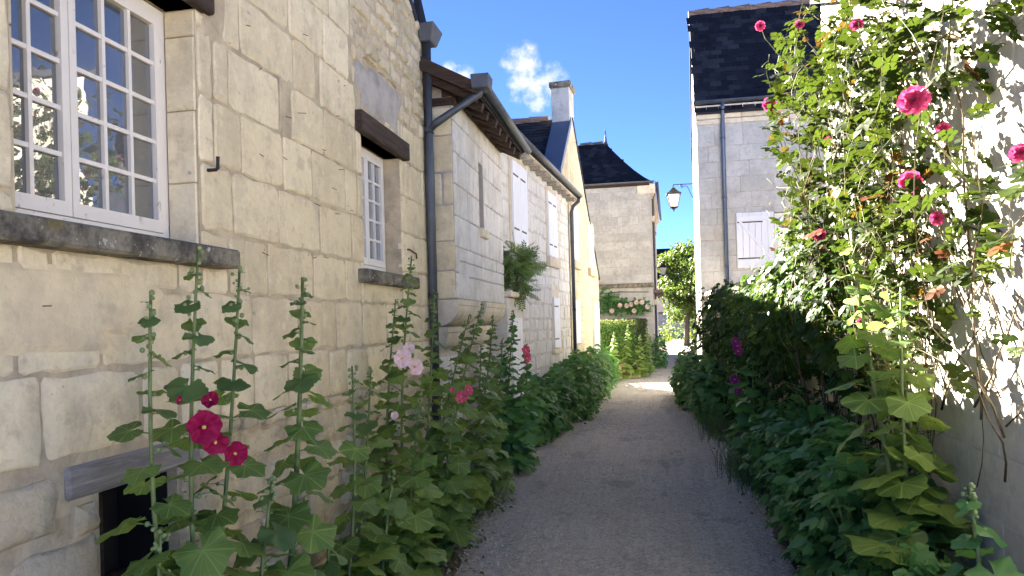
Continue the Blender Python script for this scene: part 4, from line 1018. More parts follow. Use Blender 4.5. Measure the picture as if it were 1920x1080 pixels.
def t_anemone():
    v, f = [], []; strip(v, f, (0, -.5, -.12), (0, 0, 0), .02)
    for a, l in ((0, .78), (1.0, .66), (-1.0, .66)):
        k = len(v); c, s = math.cos(a), math.sin(a); W = l * .42
        pts = [(0, 0, 0)]
        for x, y in ((-.55, .22), (-.95, .42), (-.72, .50), (-.92, .68), (-.42, .80), (0, 1.0), (.42, .80), (.92, .68), (.72, .50), (.95, .42), (.55, .22)):
            pts.append((x * W, y * l, .05 * abs(x) - .20 * y * y * l + random.uniform(-.015, .015)))
        pts.append((0, .5 * l, -.03 * l))
        v += [(x * c + y * s, -x * s + y * c, z - .06 * abs(a)) for x, y, z in pts]
        n = len(pts) - 1; f += [(k + i, k + n, k + i + 1) for i in range(n - 1)] + [(k + n - 1, k + n, k)]
    return T(v, f)
def t_holly(pet=.9, seed=0, lobes=5):
    """hollyhock leaf: petiole rising from the stem, rounded lobed blade, ruffled rim"""
    rr = random.Random(seed); v, f = [], []
    pe = Vector((0, pet, pet * .38))
    m = MB().tube([(0, 0, 0), (0, pet * .5, pet * .26), tuple(pe)], [.035, .028, .024], 4, False)
    for q in m.f: f += [(q[0], q[1], q[2]), (q[0], q[2], q[3])]
    v += m.v
    n = 30; tilt = rr.uniform(-.55, -.15); c, s = math.cos(tilt), math.sin(tilt); ph = rr.uniform(0, 6); kc = len(v)
    amp = rr.uniform(.05, .09); cup = rr.uniform(.10, .32)
    v.append(tuple(pe))
    for ring in (.45, .8, 1.0):
        for k in range(n):
            t = -2.85 + 5.7 * k / (n - 1)
            r = (.98 + .10 * math.cos(t)) * (1 - .17 * (.5 - .5 * math.cos(t * 6.0 if lobes == 5 else t * 4.2)) * ring) * (1 - .28 * max(0, abs(t) - 2.3))
            r *= ring * (1 + (.05 * math.sin(t * 17 + ph) if ring == 1 else 0))
            x, y = r * math.sin(t), r * math.cos(t) * .95
            z = -cup * r * r * .5 + ring * ring * amp * math.sin(t * 5 + ph) + .035 * ring * math.cos(t * 6)
            v.append((x, pe.y + y * c - z * s, pe.z + y * s + z * c))
    for k in range(n - 1):
        f.append((kc, kc + 1 + k, kc + 2 + k))
        for q in (0, 1):
            a = kc + 1 + q * n + k; f += [(a, a + n, a + n + 1), (a, a + n + 1, a + 1)]
    return T(v, f)
def t_flower(seed=0, ruf=.15):
    rr = random.Random(seed); v, f = [(0, 0, 0)], []; n = 30
    for ring, z in ((.25, .28), (.65, .52), (1.0, .60)):
        for k in range(n):
            t = 2 * math.pi * k / n; lob = 1 - .10 * abs(math.cos(2.5 * t)) ** 6 * ring
            v.append((ring * lob * math.cos(t), ring * lob * math.sin(t), z + ring * ruf * math.sin(7 * t + rr.uniform(0, 1.5)) + .06 * math.cos(5 * t) * ring))
    for k in range(n):
        j = (k + 1) % n; f.append((0, 1 + k, 1 + j))
        for q in (0, 1): a = 1 + q * n; f += [(a + k, a + n + k, a + n + j), (a + k, a + n + j, a + j)]
    return T(v, f)
def t_rosebloom(seed=0):
    rr = random.Random(seed); v, f = [], []
    for ring, cnt, el, L in ((0, 3, 1.25, .55), (1, 5, .95, .75), (2, 6, .5, .95), (3, 6, .12, 1.0)):
        for k in range(cnt):
            a = 2 * math.pi * k / cnt + ring * .7 + rr.uniform(-.2, .2); e = el + rr.uniform(-.12, .12); W = L * .48
            d = np.array([math.cos(a) * math.cos(e), math.sin(a) * math.cos(e), math.sin(e)]); sd = np.array([-math.sin(a), math.cos(a), 0]); up = np.cross(sd, d) * -1
            b = len(v)
            for x, y, z in ((0, 0, 0), (-.7, .4, .10), (.7, .4, .10), (-1, .75, .22), (0, .6, 0), (1, .75, .22), (-.5, 1.0, .10), (.5, 1.0, .10), (0, .98, -.05)):
                v.append(tuple(sd * x * W + d * y * L + up * -z * L * .6))
            f += [tuple(b + i for i in q) for q in ((0, 4, 1), (0, 2, 4), (1, 4, 3), (4, 2, 5), (3, 4, 6), (4, 5, 7), (4, 8, 6), (4, 7, 8))]
    return T(v, f)
def tmesh(name, t, mat, smooth=True): return mesh(name, t[0], t[1], mat, smooth)

def unit(a): return a / np.maximum(1e-9, np.linalg.norm(a, axis=1, keepdims=True))
def basis(yd, nr):
    yd = unit(yd); x = unit(np.cross(yd, nr)); n = np.cross(x, yd); return x, yd, n
def joined(name, temps, pos, yd, nr, size, mat, parent, kind='stuff', smooth=True):
    x, y, n = basis(yd, nr); N = len(pos); which = rs.randint(0, len(temps), N)
    V, Fc, Rn, off = [], [], [], 0
    for w, (tv, tf) in enumerate(temps):
        m = which == w; c = int(m.sum())
        if not c: continue
        s = size[m][:, None, None]
        P = pos[m][:, None] + s * (tv[None, :, 0:1] * x[m][:, None] + tv[None, :, 1:2] * y[m][:, None] + tv[None, :, 2:3] * n[m][:, None])
        tri = np.array(tf); k = len(tv)
        V.append(P.reshape(-1, 3)); Fc.append((tri[None] + (np.arange(c) * k)[:, None, None] + off).reshape(-1, 3)); Rn.append(np.repeat(rs.rand(c), k)); off += c * k
    V = np.concatenate(V); Fc = np.concatenate(Fc); Rn = np.concatenate(Rn)
    me = bpy.data.meshes.new(name); me.vertices.add(len(V)); me.vertices.foreach_set('co', V.astype(np.float32).ravel())
    me.loops.add(len(Fc) * 3); me.loops.foreach_set('vertex_index', Fc.astype(np.int32).ravel())
    me.polygons.add(len(Fc)); me.polygons.foreach_set('loop_start', (np.arange(len(Fc)) * 3).astype(np.int32))
    me.update(calc_edges=True); me.validate()
    at = me.attributes.new('rnd', 'FLOAT', 'POINT'); at.data.foreach_set('value', Rn.astype(np.float32))
    me.materials.append(M[mat])
    if smooth: me.shade_smooth()
    o = bpy.data.objects.new(name, me); link(o, parent)
    if kind: o['kind'] = kind
    return o
def mat4(p, x, y, n, s):
    return Matrix(((x[0] * s, y[0] * s, n[0] * s, p[0]), (x[1] * s, y[1] * s, n[1] * s, p[1]), (x[2] * s, y[2] * s, n[2] * s, p[2]), (0, 0, 0, 1)))
def leaves(parent, temps, meshes, pos, yd, nr, size, mat, nparts, name='leaf'):
    """the leaves that show largest become parts, the rest one mass"""
    dist = np.linalg.norm(pos - np.array(CAM), axis=1) / size
    order = np.argsort(dist * (1 + .0 * rs.rand(len(dist)))); sel = order[:nparts]; rest = order[nparts:]
    if nparts:
        x, y, n = basis(yd[sel], nr[sel])
        for i, k in enumerate(sel):
            o = bpy.data.objects.new(name, meshes[i % len(meshes)]); link(o, parent); o.matrix_basis = mat4(pos[k], x[i], y[i], n[i], size[k])
    if len(rest): joined('foliage', temps, pos[rest], yd[rest], nr[rest], size[rest], mat, parent)
def shell(ells, count, inner=.55, zmin=.03):
    """points in the outer shell of a union of ellipsoids, with outward directions"""
    vol = np.array([e[1][0] * e[1][1] + e[1][1] * e[1][2] + e[1][0] * e[1][2] for e in ells]); vol = vol / vol.sum(); P, D = [], []
    for (c, r), w in zip(ells, vol):
        n = int(count * w) + 1; d = unit(rs.randn(n, 3)); q = inner + (1 - inner) * rs.rand(n) ** .6
        bump = 1 + .16 * np.sin(d[:, 0] * 5 + c[1] * 3) * np.cos(d[:, 2] * 6 + c[1]) + .12 * np.sin(d[:, 1] * 9 + c[0] * 5)
        P.append(np.array(c) + d * np.array(r) * (q * bump)[:, None]); D.append(unit(d / np.array(r)))
    P = np.concatenate(P); D = np.concatenate(D); k = P[:, 2] > zmin; return P[k], D[k]

# ------------------------------------------------------------------ hollyhocks
HT = [t_holly(.9, k) for k in range(5)]; HS = [t_holly(.55, 10 + k, 3) for k in range(3)]
HM = [tmesh('leaf', t, 'leaf_holly_veined') for t in HT]; HSM = [tmesh('leaf', t, 'leaf_holly') for t in HS]
HMd = [tmesh('leaf', t, 'leaf_dark') for t in HT]; HSMd = [tmesh('leaf', t, 'leaf_dark') for t in HS]
FT = [t_flower(k) for k in range(3)]; FM = {c: [tmesh('flower', t, c) for t in FT] for c in ('petal_magenta', 'petal_pale', 'petal_pink', 'petal_purple')}
cm = MB().ball((0, 0, .38), .13, 6, 5, (1, 1, 2.0)); CMESH = mesh('stamen', cm.v, cm.f, 'stamen', True)
def flower(parent, p, r, mat, facing, seed=0):
    o = bpy.data.objects.new('flower', FM[mat][seed % 3]); link(o, parent)
    f = Vector(facing).normalized(); q = f.to_track_quat('Z', 'Y').to_matrix().to_4x4()
    o.matrix_basis = Matrix.Translation(p) @ q @ Matrix.Rotation(random.uniform(0, 6), 4, 'Z') @ Matrix.Scale(r, 4)
    s = bpy.data.objects.new('stamen', CMESH); COL.objects.link(s); s.parent = o
    return o
def hollyhock(base, top, label, n=22, big=.115, basal=5, flowers=(), dark=False, r0=.011, group='hollyhocks along the house walls', bare=.0, basal_size=1.0):
    base, top = Vector(base), Vector(top); t = thing('hollyhock', label, 'hollyhock', base, group)
    H = (top - base).length; perp = Vector((random.uniform(-1, 1), random.uniform(-1, 1), 0)) * .03 * H
    P = [base + (top - base) * q + perp * math.sin(math.pi * q) + Vector((0, 0, 0)) for q in [k / 12 for k in range(13)]]
    P[0].z = -.01
    MB().tube(P, [r0 * 1.15 * (1 - .60 * k / 12) for k in range(13)], 7).build('stem', 'stem', t, True)
    def at(q):
        k = min(11, int(q * 12)); return P[k].lerp(P[k + 1], q * 12 - k)
    ms, ml = (HSMd, HMd) if dark else (HSM, HM)
    a = random.uniform(0, 6); buds = MB(); n = int(n * 1.5); basal = int(basal * 1.6)
    for i in range(n):
        q = bare + .10 + (.88 - bare) * i / n; a += 2.4 + random.uniform(-.35, .35); p = at(q)
        s = big * (1 - q) ** .55 * random.uniform(.8, 1.25) + .014
        big_leaf = q < .74
        o = bpy.data.objects.new('leaf', random.choice(ml if big_leaf else ms)); link(o, t)
        o.matrix_basis = Matrix.Translation(p) @ Matrix.Rotation(a, 4, 'Z') @ Matrix.Rotation(random.uniform(-.35, .15), 4, 'X') @ Matrix.Rotation(random.uniform(-.4, .4), 4, 'Y') @ Matrix.Scale(s, 4)
        if q > .35:
            b = p + Vector((math.cos(a + 1.4), math.sin(a + 1.4), .25)) * random.uniform(.015, .04); br = random.uniform(.007, .013) * (1.1 - .35 * q)
            buds.ball(b, br, 6, 4); buds.tube([p, b], .002, 4, False)
    for i in range(14):
        q = .88 + .12 * i / 13; p = at(min(q, .999)) + Vector((random.uniform(-1, 1), random.uniform(-1, 1), random.uniform(-.3, .5))) * .02
        buds.ball(p, random.uniform(.006, .011), 6, 4)
    for k in range(5):
        o = bpy.data.objects.new('leaf', random.choice(ms)); link(o, t)
        o.matrix_basis = Matrix.Translation(at(.93 + .06 * random.random())) @ Matrix.Rotation(random.uniform(0, 6.3), 4, 'Z') @ Matrix.Rotation(.4, 4, 'X') @ Matrix.Scale(random.uniform(.012, .022), 4)
    buds.build('buds', 'bud', t, True, kind='stuff')
    for i in range(basal):
        q = random.uniform(.03, .28); a += 2.2 + random.uniform(-.5, .5)
        o = bpy.data.objects.new('leaf', random.choice(ml)); link(o, t)
        o.matrix_basis = Matrix.Translation(at(q)) @ Matrix.Rotation(a, 4, 'Z') @ Matrix.Rotation(random.uniform(-.2, .35), 4, 'X') @ Matrix.Rotation(random.uniform(-.3, .3), 4, 'Y') @ Matrix.Scale(big * basal_size * random.uniform(.85, 1.25), 4)
    for k, (p, r, m, fc) in enumerate(flowers): flower(t, p, r, m, fc, k)
    return t
mg, pl, pk, pu = 'petal_magenta', 'petal_pale', 'petal_pink', 'petal_purple'
hollyhock((-1.62, 2.40, 0), (-1.62, 2.20, 1.79), 'short hollyhock stalk leaning left beneath the big window', 17, .11, 4)
hollyhock((-1.60, 2.45, 0), (-1.60, 2.44, 1.95), 'tallest hollyhock under the big window with large dark crimson flowers', 20, .115, 7,
          [((-1.50, 2.285, 1.325), .058, mg, (.9, -.9, .15)), ((-1.50, 2.36, 1.27), .045, mg, (.6, -1, -.4)), ((-1.50, 2.47, 1.205), .046, mg, (.9, -.7, 0)), ((-1.55, 2.42, 1.40), .032, mg, (.3, -1, .5)), ((-1.56, 2.26, 1.42), .015, mg, (-.3, -1, .2))])
hollyhock((-1.62, 2.34, 0), (-1.62, 2.75, 1.91), 'hollyhock with its bud tip bent right below the end of the big sill', 18, .11, 4)
hollyhock((-1.50, 2.72, 0), (-1.50, 3.06, 1.88), 'thick-stemmed hollyhock with a drooping bud cluster right of the crimson flowers', 26, .12, 7, r0=.016)
hollyhock((-1.50, 2.55, 0), (-1.45, 2.66, 1.08), 'low hollyhock clump of broad pale leaves at the bottom left edge', 10, .155, 10, r0=.012)
hollyhock((-1.64, 2.26, 0), (-1.62, 2.22, 1.0), 'low hollyhock clump half covering the cellar opening', 9, .14, 8, r0=.012)
hollyhock((-1.46, 3.02, 0), (-1.44, 3.12, .75), 'low hollyhock clump of broad leaves at the foot of the thick-stemmed stalk', 8, .14, 9, r0=.012)
hollyhock((-1.46, 3.75, 0), (-1.42, 3.95, .85), 'low spreading hollyhock clump between the two short leafy stalks', 9, .13, 8, r0=.012)
hollyhock((-1.55, 3.45, 0), (-1.53, 3.66, 1.45), 'short hollyhock with fresh leafy tip left of the pale pink flowers', 15, .115, 5)
hollyhock((-1.60, 3.72, 0), (-1.62, 4.16, 1.41), 'short leafy hollyhock with one big rounded leaf at its top', 14, .13, 5)
hollyhock((-1.72, 4.68, 0), (-1.70, 4.86, 1.84), 'slender hollyhock close to the wall left of the pale pink flowers', 22, .10, 4)
hollyhock((-1.60, 4.68, 0), (-1.60, 4.93, 2.14), 'tall hollyhock with pale pink open flowers in front of the small window', 26, .12, 6,
          [((-1.52, 4.42, 1.45), .060, pl, (.7, -1, .1)), ((-1.50, 4.60, 1.385), .056, pl, (.9, -.8, .1)), ((-1.53, 4.60, 1.50), .04, pl, (.4, -1, .5)), ((-1.55, 4.36, 1.10), .026, pl, (.2, -1, .3))], bare=.05)
hollyhock((-1.64, 5.05, 0), (-1.62, 5.54, 1.92), 'thin hollyhock rising just in front of the grey downpipe', 22, .11, 4, bare=.1)
hollyhock((-1.55, 4.75, 0), (-1.45, 5.95, 1.73), 'hollyhock leaning right beside the downpipe with mottled lower leaves', 22, .12, 5, bare=.12)
hollyhock((-1.52, 5.15, 0), (-1.50, 6.69, 1.84), 'hollyhock leaning right with raspberry flowers in front of the corbels', 24, .125, 7,
          [((-1.42, 5.46, 1.11), .050, pk, (.8, -1, -.1)), ((-1.40, 5.60, 1.14), .044, pk, (.9, -.6, .3)), ((-1.45, 5.35, 1.17), .02, pk, (.3, -1, .3))], bare=.08)
hollyhock((-1.55, 5.45, 0), (-1.50, 7.16, 1.74), 'hollyhock leaning furthest right in front of the corbels', 24, .12, 6, bare=.1)
hollyhock((-1.46, 4.30, 0), (-1.42, 4.48, 1.22), 'low leafy hollyhock at the feet of the pale pink flowers', 18, .13, 8)
hollyhock((-1.42, 5.00, 0), (-1.40, 5.25, 1.05), 'low hollyhock with dull leaves left of the raspberry flowers', 16, .13, 8)
hollyhock((-1.50, 6.10, 0), (-1.47, 6.45, 1.45), 'leafy hollyhock under the first corbel beside the pipe', 24, .12, 7)
hollyhock((-1.50, 6.95, 0), (-1.46, 7.20, 1.30), 'hollyhock between the leaning stalks and the bushy dark group', 22, .12, 7)
hollyhock((-1.60, 7.75, 0), (-1.52, 8.40, 1.80), 'tallest bushy hollyhock below the shrub on the ledge', 34, .12, 6, dark=True)
hollyhock((-1.50, 8.35, 0), (-1.45, 8.80, 1.40), 'bushy hollyhock with two pink flowers beside the dense green bank', 30, .12, 6, [((-1.40, 8.40, 1.34), .055, pk, (.7, -1, .2)), ((-1.40, 8.46, 1.25), .055, pk, (.9, -.8, -.1))], dark=True)
hollyhock((-1.64, 7.95, 0), (-1.62, 8.19, 1.48), 'bushy hollyhock against the white door beneath the corbels', 30, .12, 6, dark=True)
hollyhock((-1.42, 7.85, 0), (-1.38, 8.10, 1.10), 'short brown-footed hollyhock at the edge of the path', 26, .11, 5, dark=True)
rg = 'hollyhocks at the foot of the right-hand walls'
hollyhock((1.26, 3.75, 0), (1.18, 4.62, 2.15), 'tall hollyhock leaning left in front of the right-hand wall with huge leaves', 22, .155, 7, group=rg, r0=.016, bare=.15)
hollyhock((1.30, 3.95, 0), (1.26, 4.02, 1.80), 'upright hollyhock with broad torn leaves against the plastered wall', 15, .15, 5, group=rg, r0=.013, bare=.2)
hollyhock((1.32, 3.85, 0), (1.32, 4.50, 1.95), 'hollyhock behind the other two at the plastered wall', 16, .13, 4, group=rg, r0=.013, bare=.25)
hollyhock((1.16, 2.98, 0), (1.20, 3.12, .98), 'low clump of giant grey-green leaves in the bottom right corner', 12, .15, 12, group=rg, r0=.015, dark=True)
hollyhock((1.06, 8.80, 0), (1.05, 9.30, 1.40), 'hollyhock with purple flowers beneath the creeper', 26, .13, 8,
          [((.98, 8.66, 1.385), .05, pu, (-.6, -1, .1)), ((.98, 8.60, 1.33), .055, pu, (-.2, -1, .2)), ((1.0, 8.75, 1.27), .05, pu, (.2, -1, 0)), ((.97, 8.82, .94), .055, pu, (-.4, -1, .1)), ((1.0, 8.9, .8), .04, pu, (0, -1, .1))], True, group=rg)
hollyhock((1.12, 8.30, 0), (1.15, 8.50, 1.60), 'dark hollyhock without flowers under the creeper', 26, .13, 8, (), True, group=rg)
for k, (x, y, h, l) in enumerate([(-1.0, 20.4, 1.35, 'pale hollyhock nearest the gable corner before the hedge'), (-.62, 20.9, 1.55, 'tall pale hollyhock in the middle of the hedge front'), (-.30, 21.0, 1.25, 'sprawling pale hollyhock at the hedge corner'), (-.12, 21.5, 1.45, 'pale hollyhock just past the hedge corner'), (-.02, 22.4, 1.2, 'dried hollyhock beside the hedge flank')]):
    hollyhock((x, y, 0), (x + .08, y + .1, h), l, 24, .12, 8, (), False, group='hollyhocks in front of the hedge')

# ------------------------------------------------------------------ leafy banks
AT = [t_anemone() for _ in range(4)]; AM = [tmesh('leaf', t, 'leaf_dark') for t in AT]; AML = [tmesh('leaf', t, 'leaf_bank') for t in AT]
def bank(label, ells, count, size, mat='leaf_dark', nparts=150, temps=AT, meshes=AM, stems=14, group='leafy banks beside the path', up=.9, name='leafy_shrub', inner=.6, droop=.5):
    c = ells[0][0]; t = thing(name, label, 'shrub', (c[0], c[1], 0), group)
    P, D = shell(ells, count, inner)
    n = len(P); out = D * np.array([1, 1, .5]); yd = out + np.array([0, 0, -droop]) + rs.randn(n, 3) * .35; nr = D + np.array([0, 0, up]) + rs.randn(n, 3) * .3
    s = size * (.65 + .7 * rs.rand(n))
    leaves(t, temps, meshes, P, yd, nr, s, mat, nparts)
    m = MB()
    for k in range(stems):
        e = random.choice(ells); a = Vector((e[0][0] + random.uniform(-.4, .4) * e[1][0], e[0][1] + random.uniform(-.5, .5) * e[1][1], -.01)); b = Vector((e[0][0] + random.uniform(-.8, .8) * e[1][0], e[0][1] + random.uniform(-.8, .8) * e[1][1], e[0][2] + e[1][2] * .6))
        m.tube([a, a.lerp(b, .5) + Vector((0, 0, .08)), b], [.009, .007, .003], 5, False)
    m.build('stems', 'stem', t, kind='stuff')
    return t
bank('dense dark green bank starting right after the bushy hollyhocks on the left', [((-1.55, 10.3, .38), (.32, .85, .48)), ((-1.44, 11.5, .40), (.36, .85, .52))], 1500, .11, 'leaf_bank', meshes=AML)
bank('middle stretch of the dark green bank below the white shutters', [((-1.28, 12.9, .5), (.42, 1.0, .60)), ((-1.22, 14.4, .5), (.38, 1.0, .58))], 1400, .11, 'leaf_bank', meshes=AML)
bank('far end of the dark green bank by the gable house', [((-1.12, 16.2, .45), (.34, 1.1, .62)), ((-1.06, 18.2, .42), (.30, 1.2, .58)), ((-1.0, 19.6, .35), (.25, .6, .5))], 1500, .11, 'leaf_bank', nparts=80, meshes=AML)
bank('dark leafy plant spilling onto the path at the lower right', [((1.16, 4.5, .36), (.36, .8, .52)), ((1.20, 5.5, .42), (.36, .8, .58))], 950, .12, nparts=220)
bank('dark leafy plant beneath the climbing rose', [((1.22, 6.6, .42), (.34, .9, .55)), ((1.25, 7.5, .4), (.30, .7, .5))], 800, .11)
bank('small leafy plant in the near right corner below the hollyhocks', [((1.14, 3.5, .22), (.34, .7, .36)), ((1.2, 2.9, .2), (.3, .5, .34))], 620, .075, nparts=160)
bank('dark shrub overhanging the path in front of the slate roofed house', [((.98, 12.2, .45), (.36, 1.2, .60)), ((.82, 14.0, .45), (.36, 1.3, .62)), ((.80, 15.6, .40), (.32, 1.0, .52))], 2000, .12)
OT = [t_oval() for _ in range(2)]; OM = [tmesh('leaf', t, 'leaf_light') for t in OT]; OMd = [tmesh('leaf', t, 'leaf_dark') for t in OT]; TT = [t_tiny()]
bank('sunlit yellow-green shrub where the path leaves the shade', [((1.50, 25.5, .45), (.35, 1.8, .6)), ((2.1, 31, .45), (.45, 2.2, .6))], 1600, .11, 'leaf_light', 0, OT, OM, group='shrubs at the far end of the lane')
bank('round dark bush at the corner of the tall house', [((.34, 25.6, .45), (.26, .9, .68)), ((.38, 27, .4), (.24, .9, .55))], 1500, .10, 'leaf_dark', 0, OT, OMd, group='shrubs at the far end of the lane')
bank('distant green border along the boundary wall', [((0.2, 55, .5), (1.8, 2, .8)), ((3.2, 60, .8), (2.2, 1.5, 1.2)), ((6.5, 60, .6), (2.5, 2, 1.0))], 2400, .2, 'leaf_light', 0, OT, OM, group='shrubs at the far end of the lane')
SG = [t_oval()]; SGM = [tmesh('leaf', SG[0], 'leaf_sage')]
bank('low grey-green herb at the bottom of the right border', [((1.02, 3.45, .14), (.2, .55, .30)), ((1.08, 2.9, .16), (.2, .4, .32))], 700, .045, 'leaf_sage', 60, SG, SGM, group='herbs in the borders', stems=20)
bank('small weed clump at the foot of the downpipe', [((-1.36, 6.5, .12), (.14, .35, .22)), ((-1.40, 5.4, .06), (.14, .3, .12))], 420, .04, 'leaf_sage', 0, SG, SGM, group='herbs in the borders', stems=8)
PT = [t_pinnate() for _ in range(3)]; PM = [tmesh('leaf', t, 'leaf_holly') for t in PT]
ledge = bank('feathery green shrub hanging out above the porch', [((-1.68, 9.45, 2.42), (.14, .32, .26)), ((-1.60, 9.95, 2.48), (.10, .38, .10)), ((-1.64, 9.7, 2.16), (.10, .2, .14))], 330, .19, 'leaf_holly', 90, PT, PM, stems=0, group=None, inner=.2, droop=.25)
MB().tube([(-1.72, 9.45, 2.0), (-1.64, 9.5, 2.3), (-1.6, 9.6, 2.6)], [.02, .014, .006], 6).build('stem', 'cane', ledge); MB().tube([(-1.66, 9.45, 2.15), (-1.56, 9.9, 2.42), (-1.5, 10.5, 2.6)], [.014, .01, .004], 6).build('stem', 'cane', ledge)

# ------------------------------------------------------------------ creeper on the garden wall
VC = thing('virginia_creeper', 'big glossy creeper mound tumbling over the garden wall on the right', 'creeper', (1.4, 9, 0))
CT = [t_creeper() for _ in range(4)]; CMs = [tmesh('leaf', t, 'leaf_creeper') for t in CT]
ells = [((1.38, 5.8, 1.60), (.24, .6, .62)), ((1.38, 6.5, 1.95), (.28, .6, .66)), ((1.36, 7.1, 1.85), (.30, .7, .66)), ((1.34, 7.8, 1.65), (.34, .8, .60)), ((1.32, 8.7, 1.55), (.36, .9, .56)), ((1.28, 9.6, 1.50), (.42, .9, .66)), ((1.30, 10.9, 1.45), (.36, 1.0, .72)), ((1.22, 12.4, 1.50), (.34, 1.1, .72)), ((1.18, 14.0, 1.55), (.34, 1.1, .66)), ((1.40, 8.8, .95), (.25, 1.4, .5))]
P, D = shell(ells, 3900, .62); n = len(P)
leaves(VC, CT, CMs, P, D * [1, 1, .3] + [0, 0, -.75] + rs.randn(n, 3) * .25, D + [0, 0, .75] + rs.randn(n, 3) * .28, .135 * (.65 + .6 * rs.rand(n)), 'leaf_creeper', 280)
for k in range(16):
    y = random.uniform(7.4, 14.5); x = 1.6 - (y - 7) * .045; pts = [(x - .03, y, 0)] + [(x - .04 - .05 * q, y + random.uniform(-.3, .3) * q, .55 * q + .1) for q in range(1, 4)]
    MB().tube(pts, [.016, .013, .009, .005], 6).build('vine_stem', 'cane', VC)

# ------------------------------------------------------------------ climbing rose
RO = thing('climbing_rose', 'sunlit climbing rose with pink blooms trained up the plastered wall', 'rose', (1.5, 5.5, 0))
RT = [t_rose() for _ in range(5)]; RM = [tmesh('leaf', t, 'leaf_rose') for t in RT]
LP, LD, LN, LS_ = [], [], [], []
def cane(p, d, L, r, nleaf, wander=.22, leaf=.13, mat='cane', pull=.25, lo=.12):
    pts = [Vector(p)]; d = Vector(d).normalized(); st = .14; k = int(L / st)
    for i in range(k):
        d = (d + Vector((random.uniform(-1, 1) * .6, random.uniform(-1, 1), random.uniform(-1, 1) * .7)) * wander + Vector((0, 0, .02))).normalized()
        q = pts[-1] + d * st
        if q.x > 1.575: q.x = 1.575; d.x = -.1
        if q.x < 1.18: d.x += .5
        pts.append(q)
    MB().tube(pts, [r * (1 - .75 * i / len(pts)) for i in range(len(pts))], 5).build('cane', mat, RO, True)
    for i in range(nleaf):
        q = lo + (1 - lo) * (i + random.random()) / nleaf; j = min(len(pts) - 2, int(q * (len(pts) - 1))); b = pts[j].lerp(pts[j + 1], random.random())
        o = Vector((random.uniform(-1.2, .3), random.uniform(-1, 1), random.uniform(-.5, .6))).normalized()
        if b.y > 6.2 and b.z < 2.95 and b.x < 1.3: continue
        LP.append(b); LD.append(o); LN.append(Vector((random.uniform(-.7, .1), random.uniform(-.5, .3), 1))); LS_.append(leaf * random.uniform(.7, 1.25))
    return pts
for k in range(30):      # trained canes on the sunlit part of the wall
    y = random.uniform(4.5, 6.7); tip = cane((1.54, y, random.uniform(.0, .9)), (-.03, random.uniform(-.75, .25), 1), random.uniform(1.8, 3.2), random.uniform(.003, .008), random.randint(3, 7), .20, .15, 'cane' if k % 3 else 'cane_green', lo=.35)
    for q in range(4): cane(tip[random.randrange(3, len(tip))], (-.1, random.uniform(-1, .8), random.uniform(.0, 1)), random.uniform(.4, 1.0), .0032, random.randint(1, 3), .28, .14, 'cane_green')
for k in range(80):      # tangle of old bare canes close to the wall
    cane((1.57, random.uniform(3.6, 6.9), random.uniform(.7, 2.2)), (-.02, random.uniform(-1, 1), random.uniform(.2, 1.2)), random.uniform(.7, 1.7), random.uniform(.003, .008), random.randint(0, 2), .34, .13, 'cane', lo=.3)
for k in range(12):      # thicket at the far end of the wall
    tip = cane((1.5, random.uniform(5.6, 7.1), 0), (-.05, random.uniform(-.15, .2), 1), random.uniform(2.6, 4.3), random.uniform(.006, .012), 9, .16, .12, 'cane')
    for q in range(4): cane(tip[random.randrange(6, len(tip))], (-.4, random.uniform(-.5, 1.0), random.uniform(.1, 1)), random.uniform(.4, .9), .005, 7, .22, .12, 'cane_green')
for p, d, L in [((1.3, 6.9, 3.3), (-.2, .1, .8), 1.0), ((1.25, 6.9, 3.0), (-.2, .1, .9), 1.3), ((1.3, 6.7, 2.9), (-.3, .3, .55), .6), ((1.35, 6.0, 3.3), (-.35, -.1, .9), 1.0), ((1.4, 5.0, 3.0), (-.3, -.3, .7), 1.0), ((1.45, 4.4, 2.9), (-.4, -.3, .5), .9), ((1.45, 3.9, 2.8), (-.25, -.6, .5), .9), ((1.5, 3.5, 2.1), (-.2, -.6, .1), .8), ((1.5, 3.4, 1.8), (-.3, -.5, .2), .6)]:
    cane(p, d, L, .006, 12, .16, .14, 'cane_green', .1)
ells = [((1.36, 6.6, 3.35), (.20, .5, 1.0)), ((1.42, 6.0, 2.9), (.16, .6, .6)), ((1.40, 5.4, 3.3), (.18, .7, .5)), ((1.42, 4.5, 3.10), (.15, .7, .30)), ((1.45, 5.0, 2.5), (.12, .8, .6)), ((1.47, 4.2, 2.2), (.10, .75, .75)), ((1.46, 3.8, 3.0), (.12, .5, .3))]
P, D = shell(ells, 1050, .3); n = len(P)
P = np.concatenate([P, np.array([tuple(p) for p in LP])]); YD = np.concatenate([D * [1, 1, .5] + [-.2, -.1, -.1] + rs.randn(n, 3) * .5, np.array([tuple(p) for p in LD])])
NR = np.concatenate([D + [-.3, 0, .8] + rs.randn(n, 3) * .4, np.array([tuple(p) for p in LN])]); SZ = np.concatenate([.125 * (.6 + .7 * rs.rand(n)), np.array(LS_)])
leaves(RO, RT, RM, P, YD, NR, SZ, 'leaf_rose', 290)
RB = [tmesh('bloom', t_rosebloom(k), 'petal_rose') for k in range(3)]
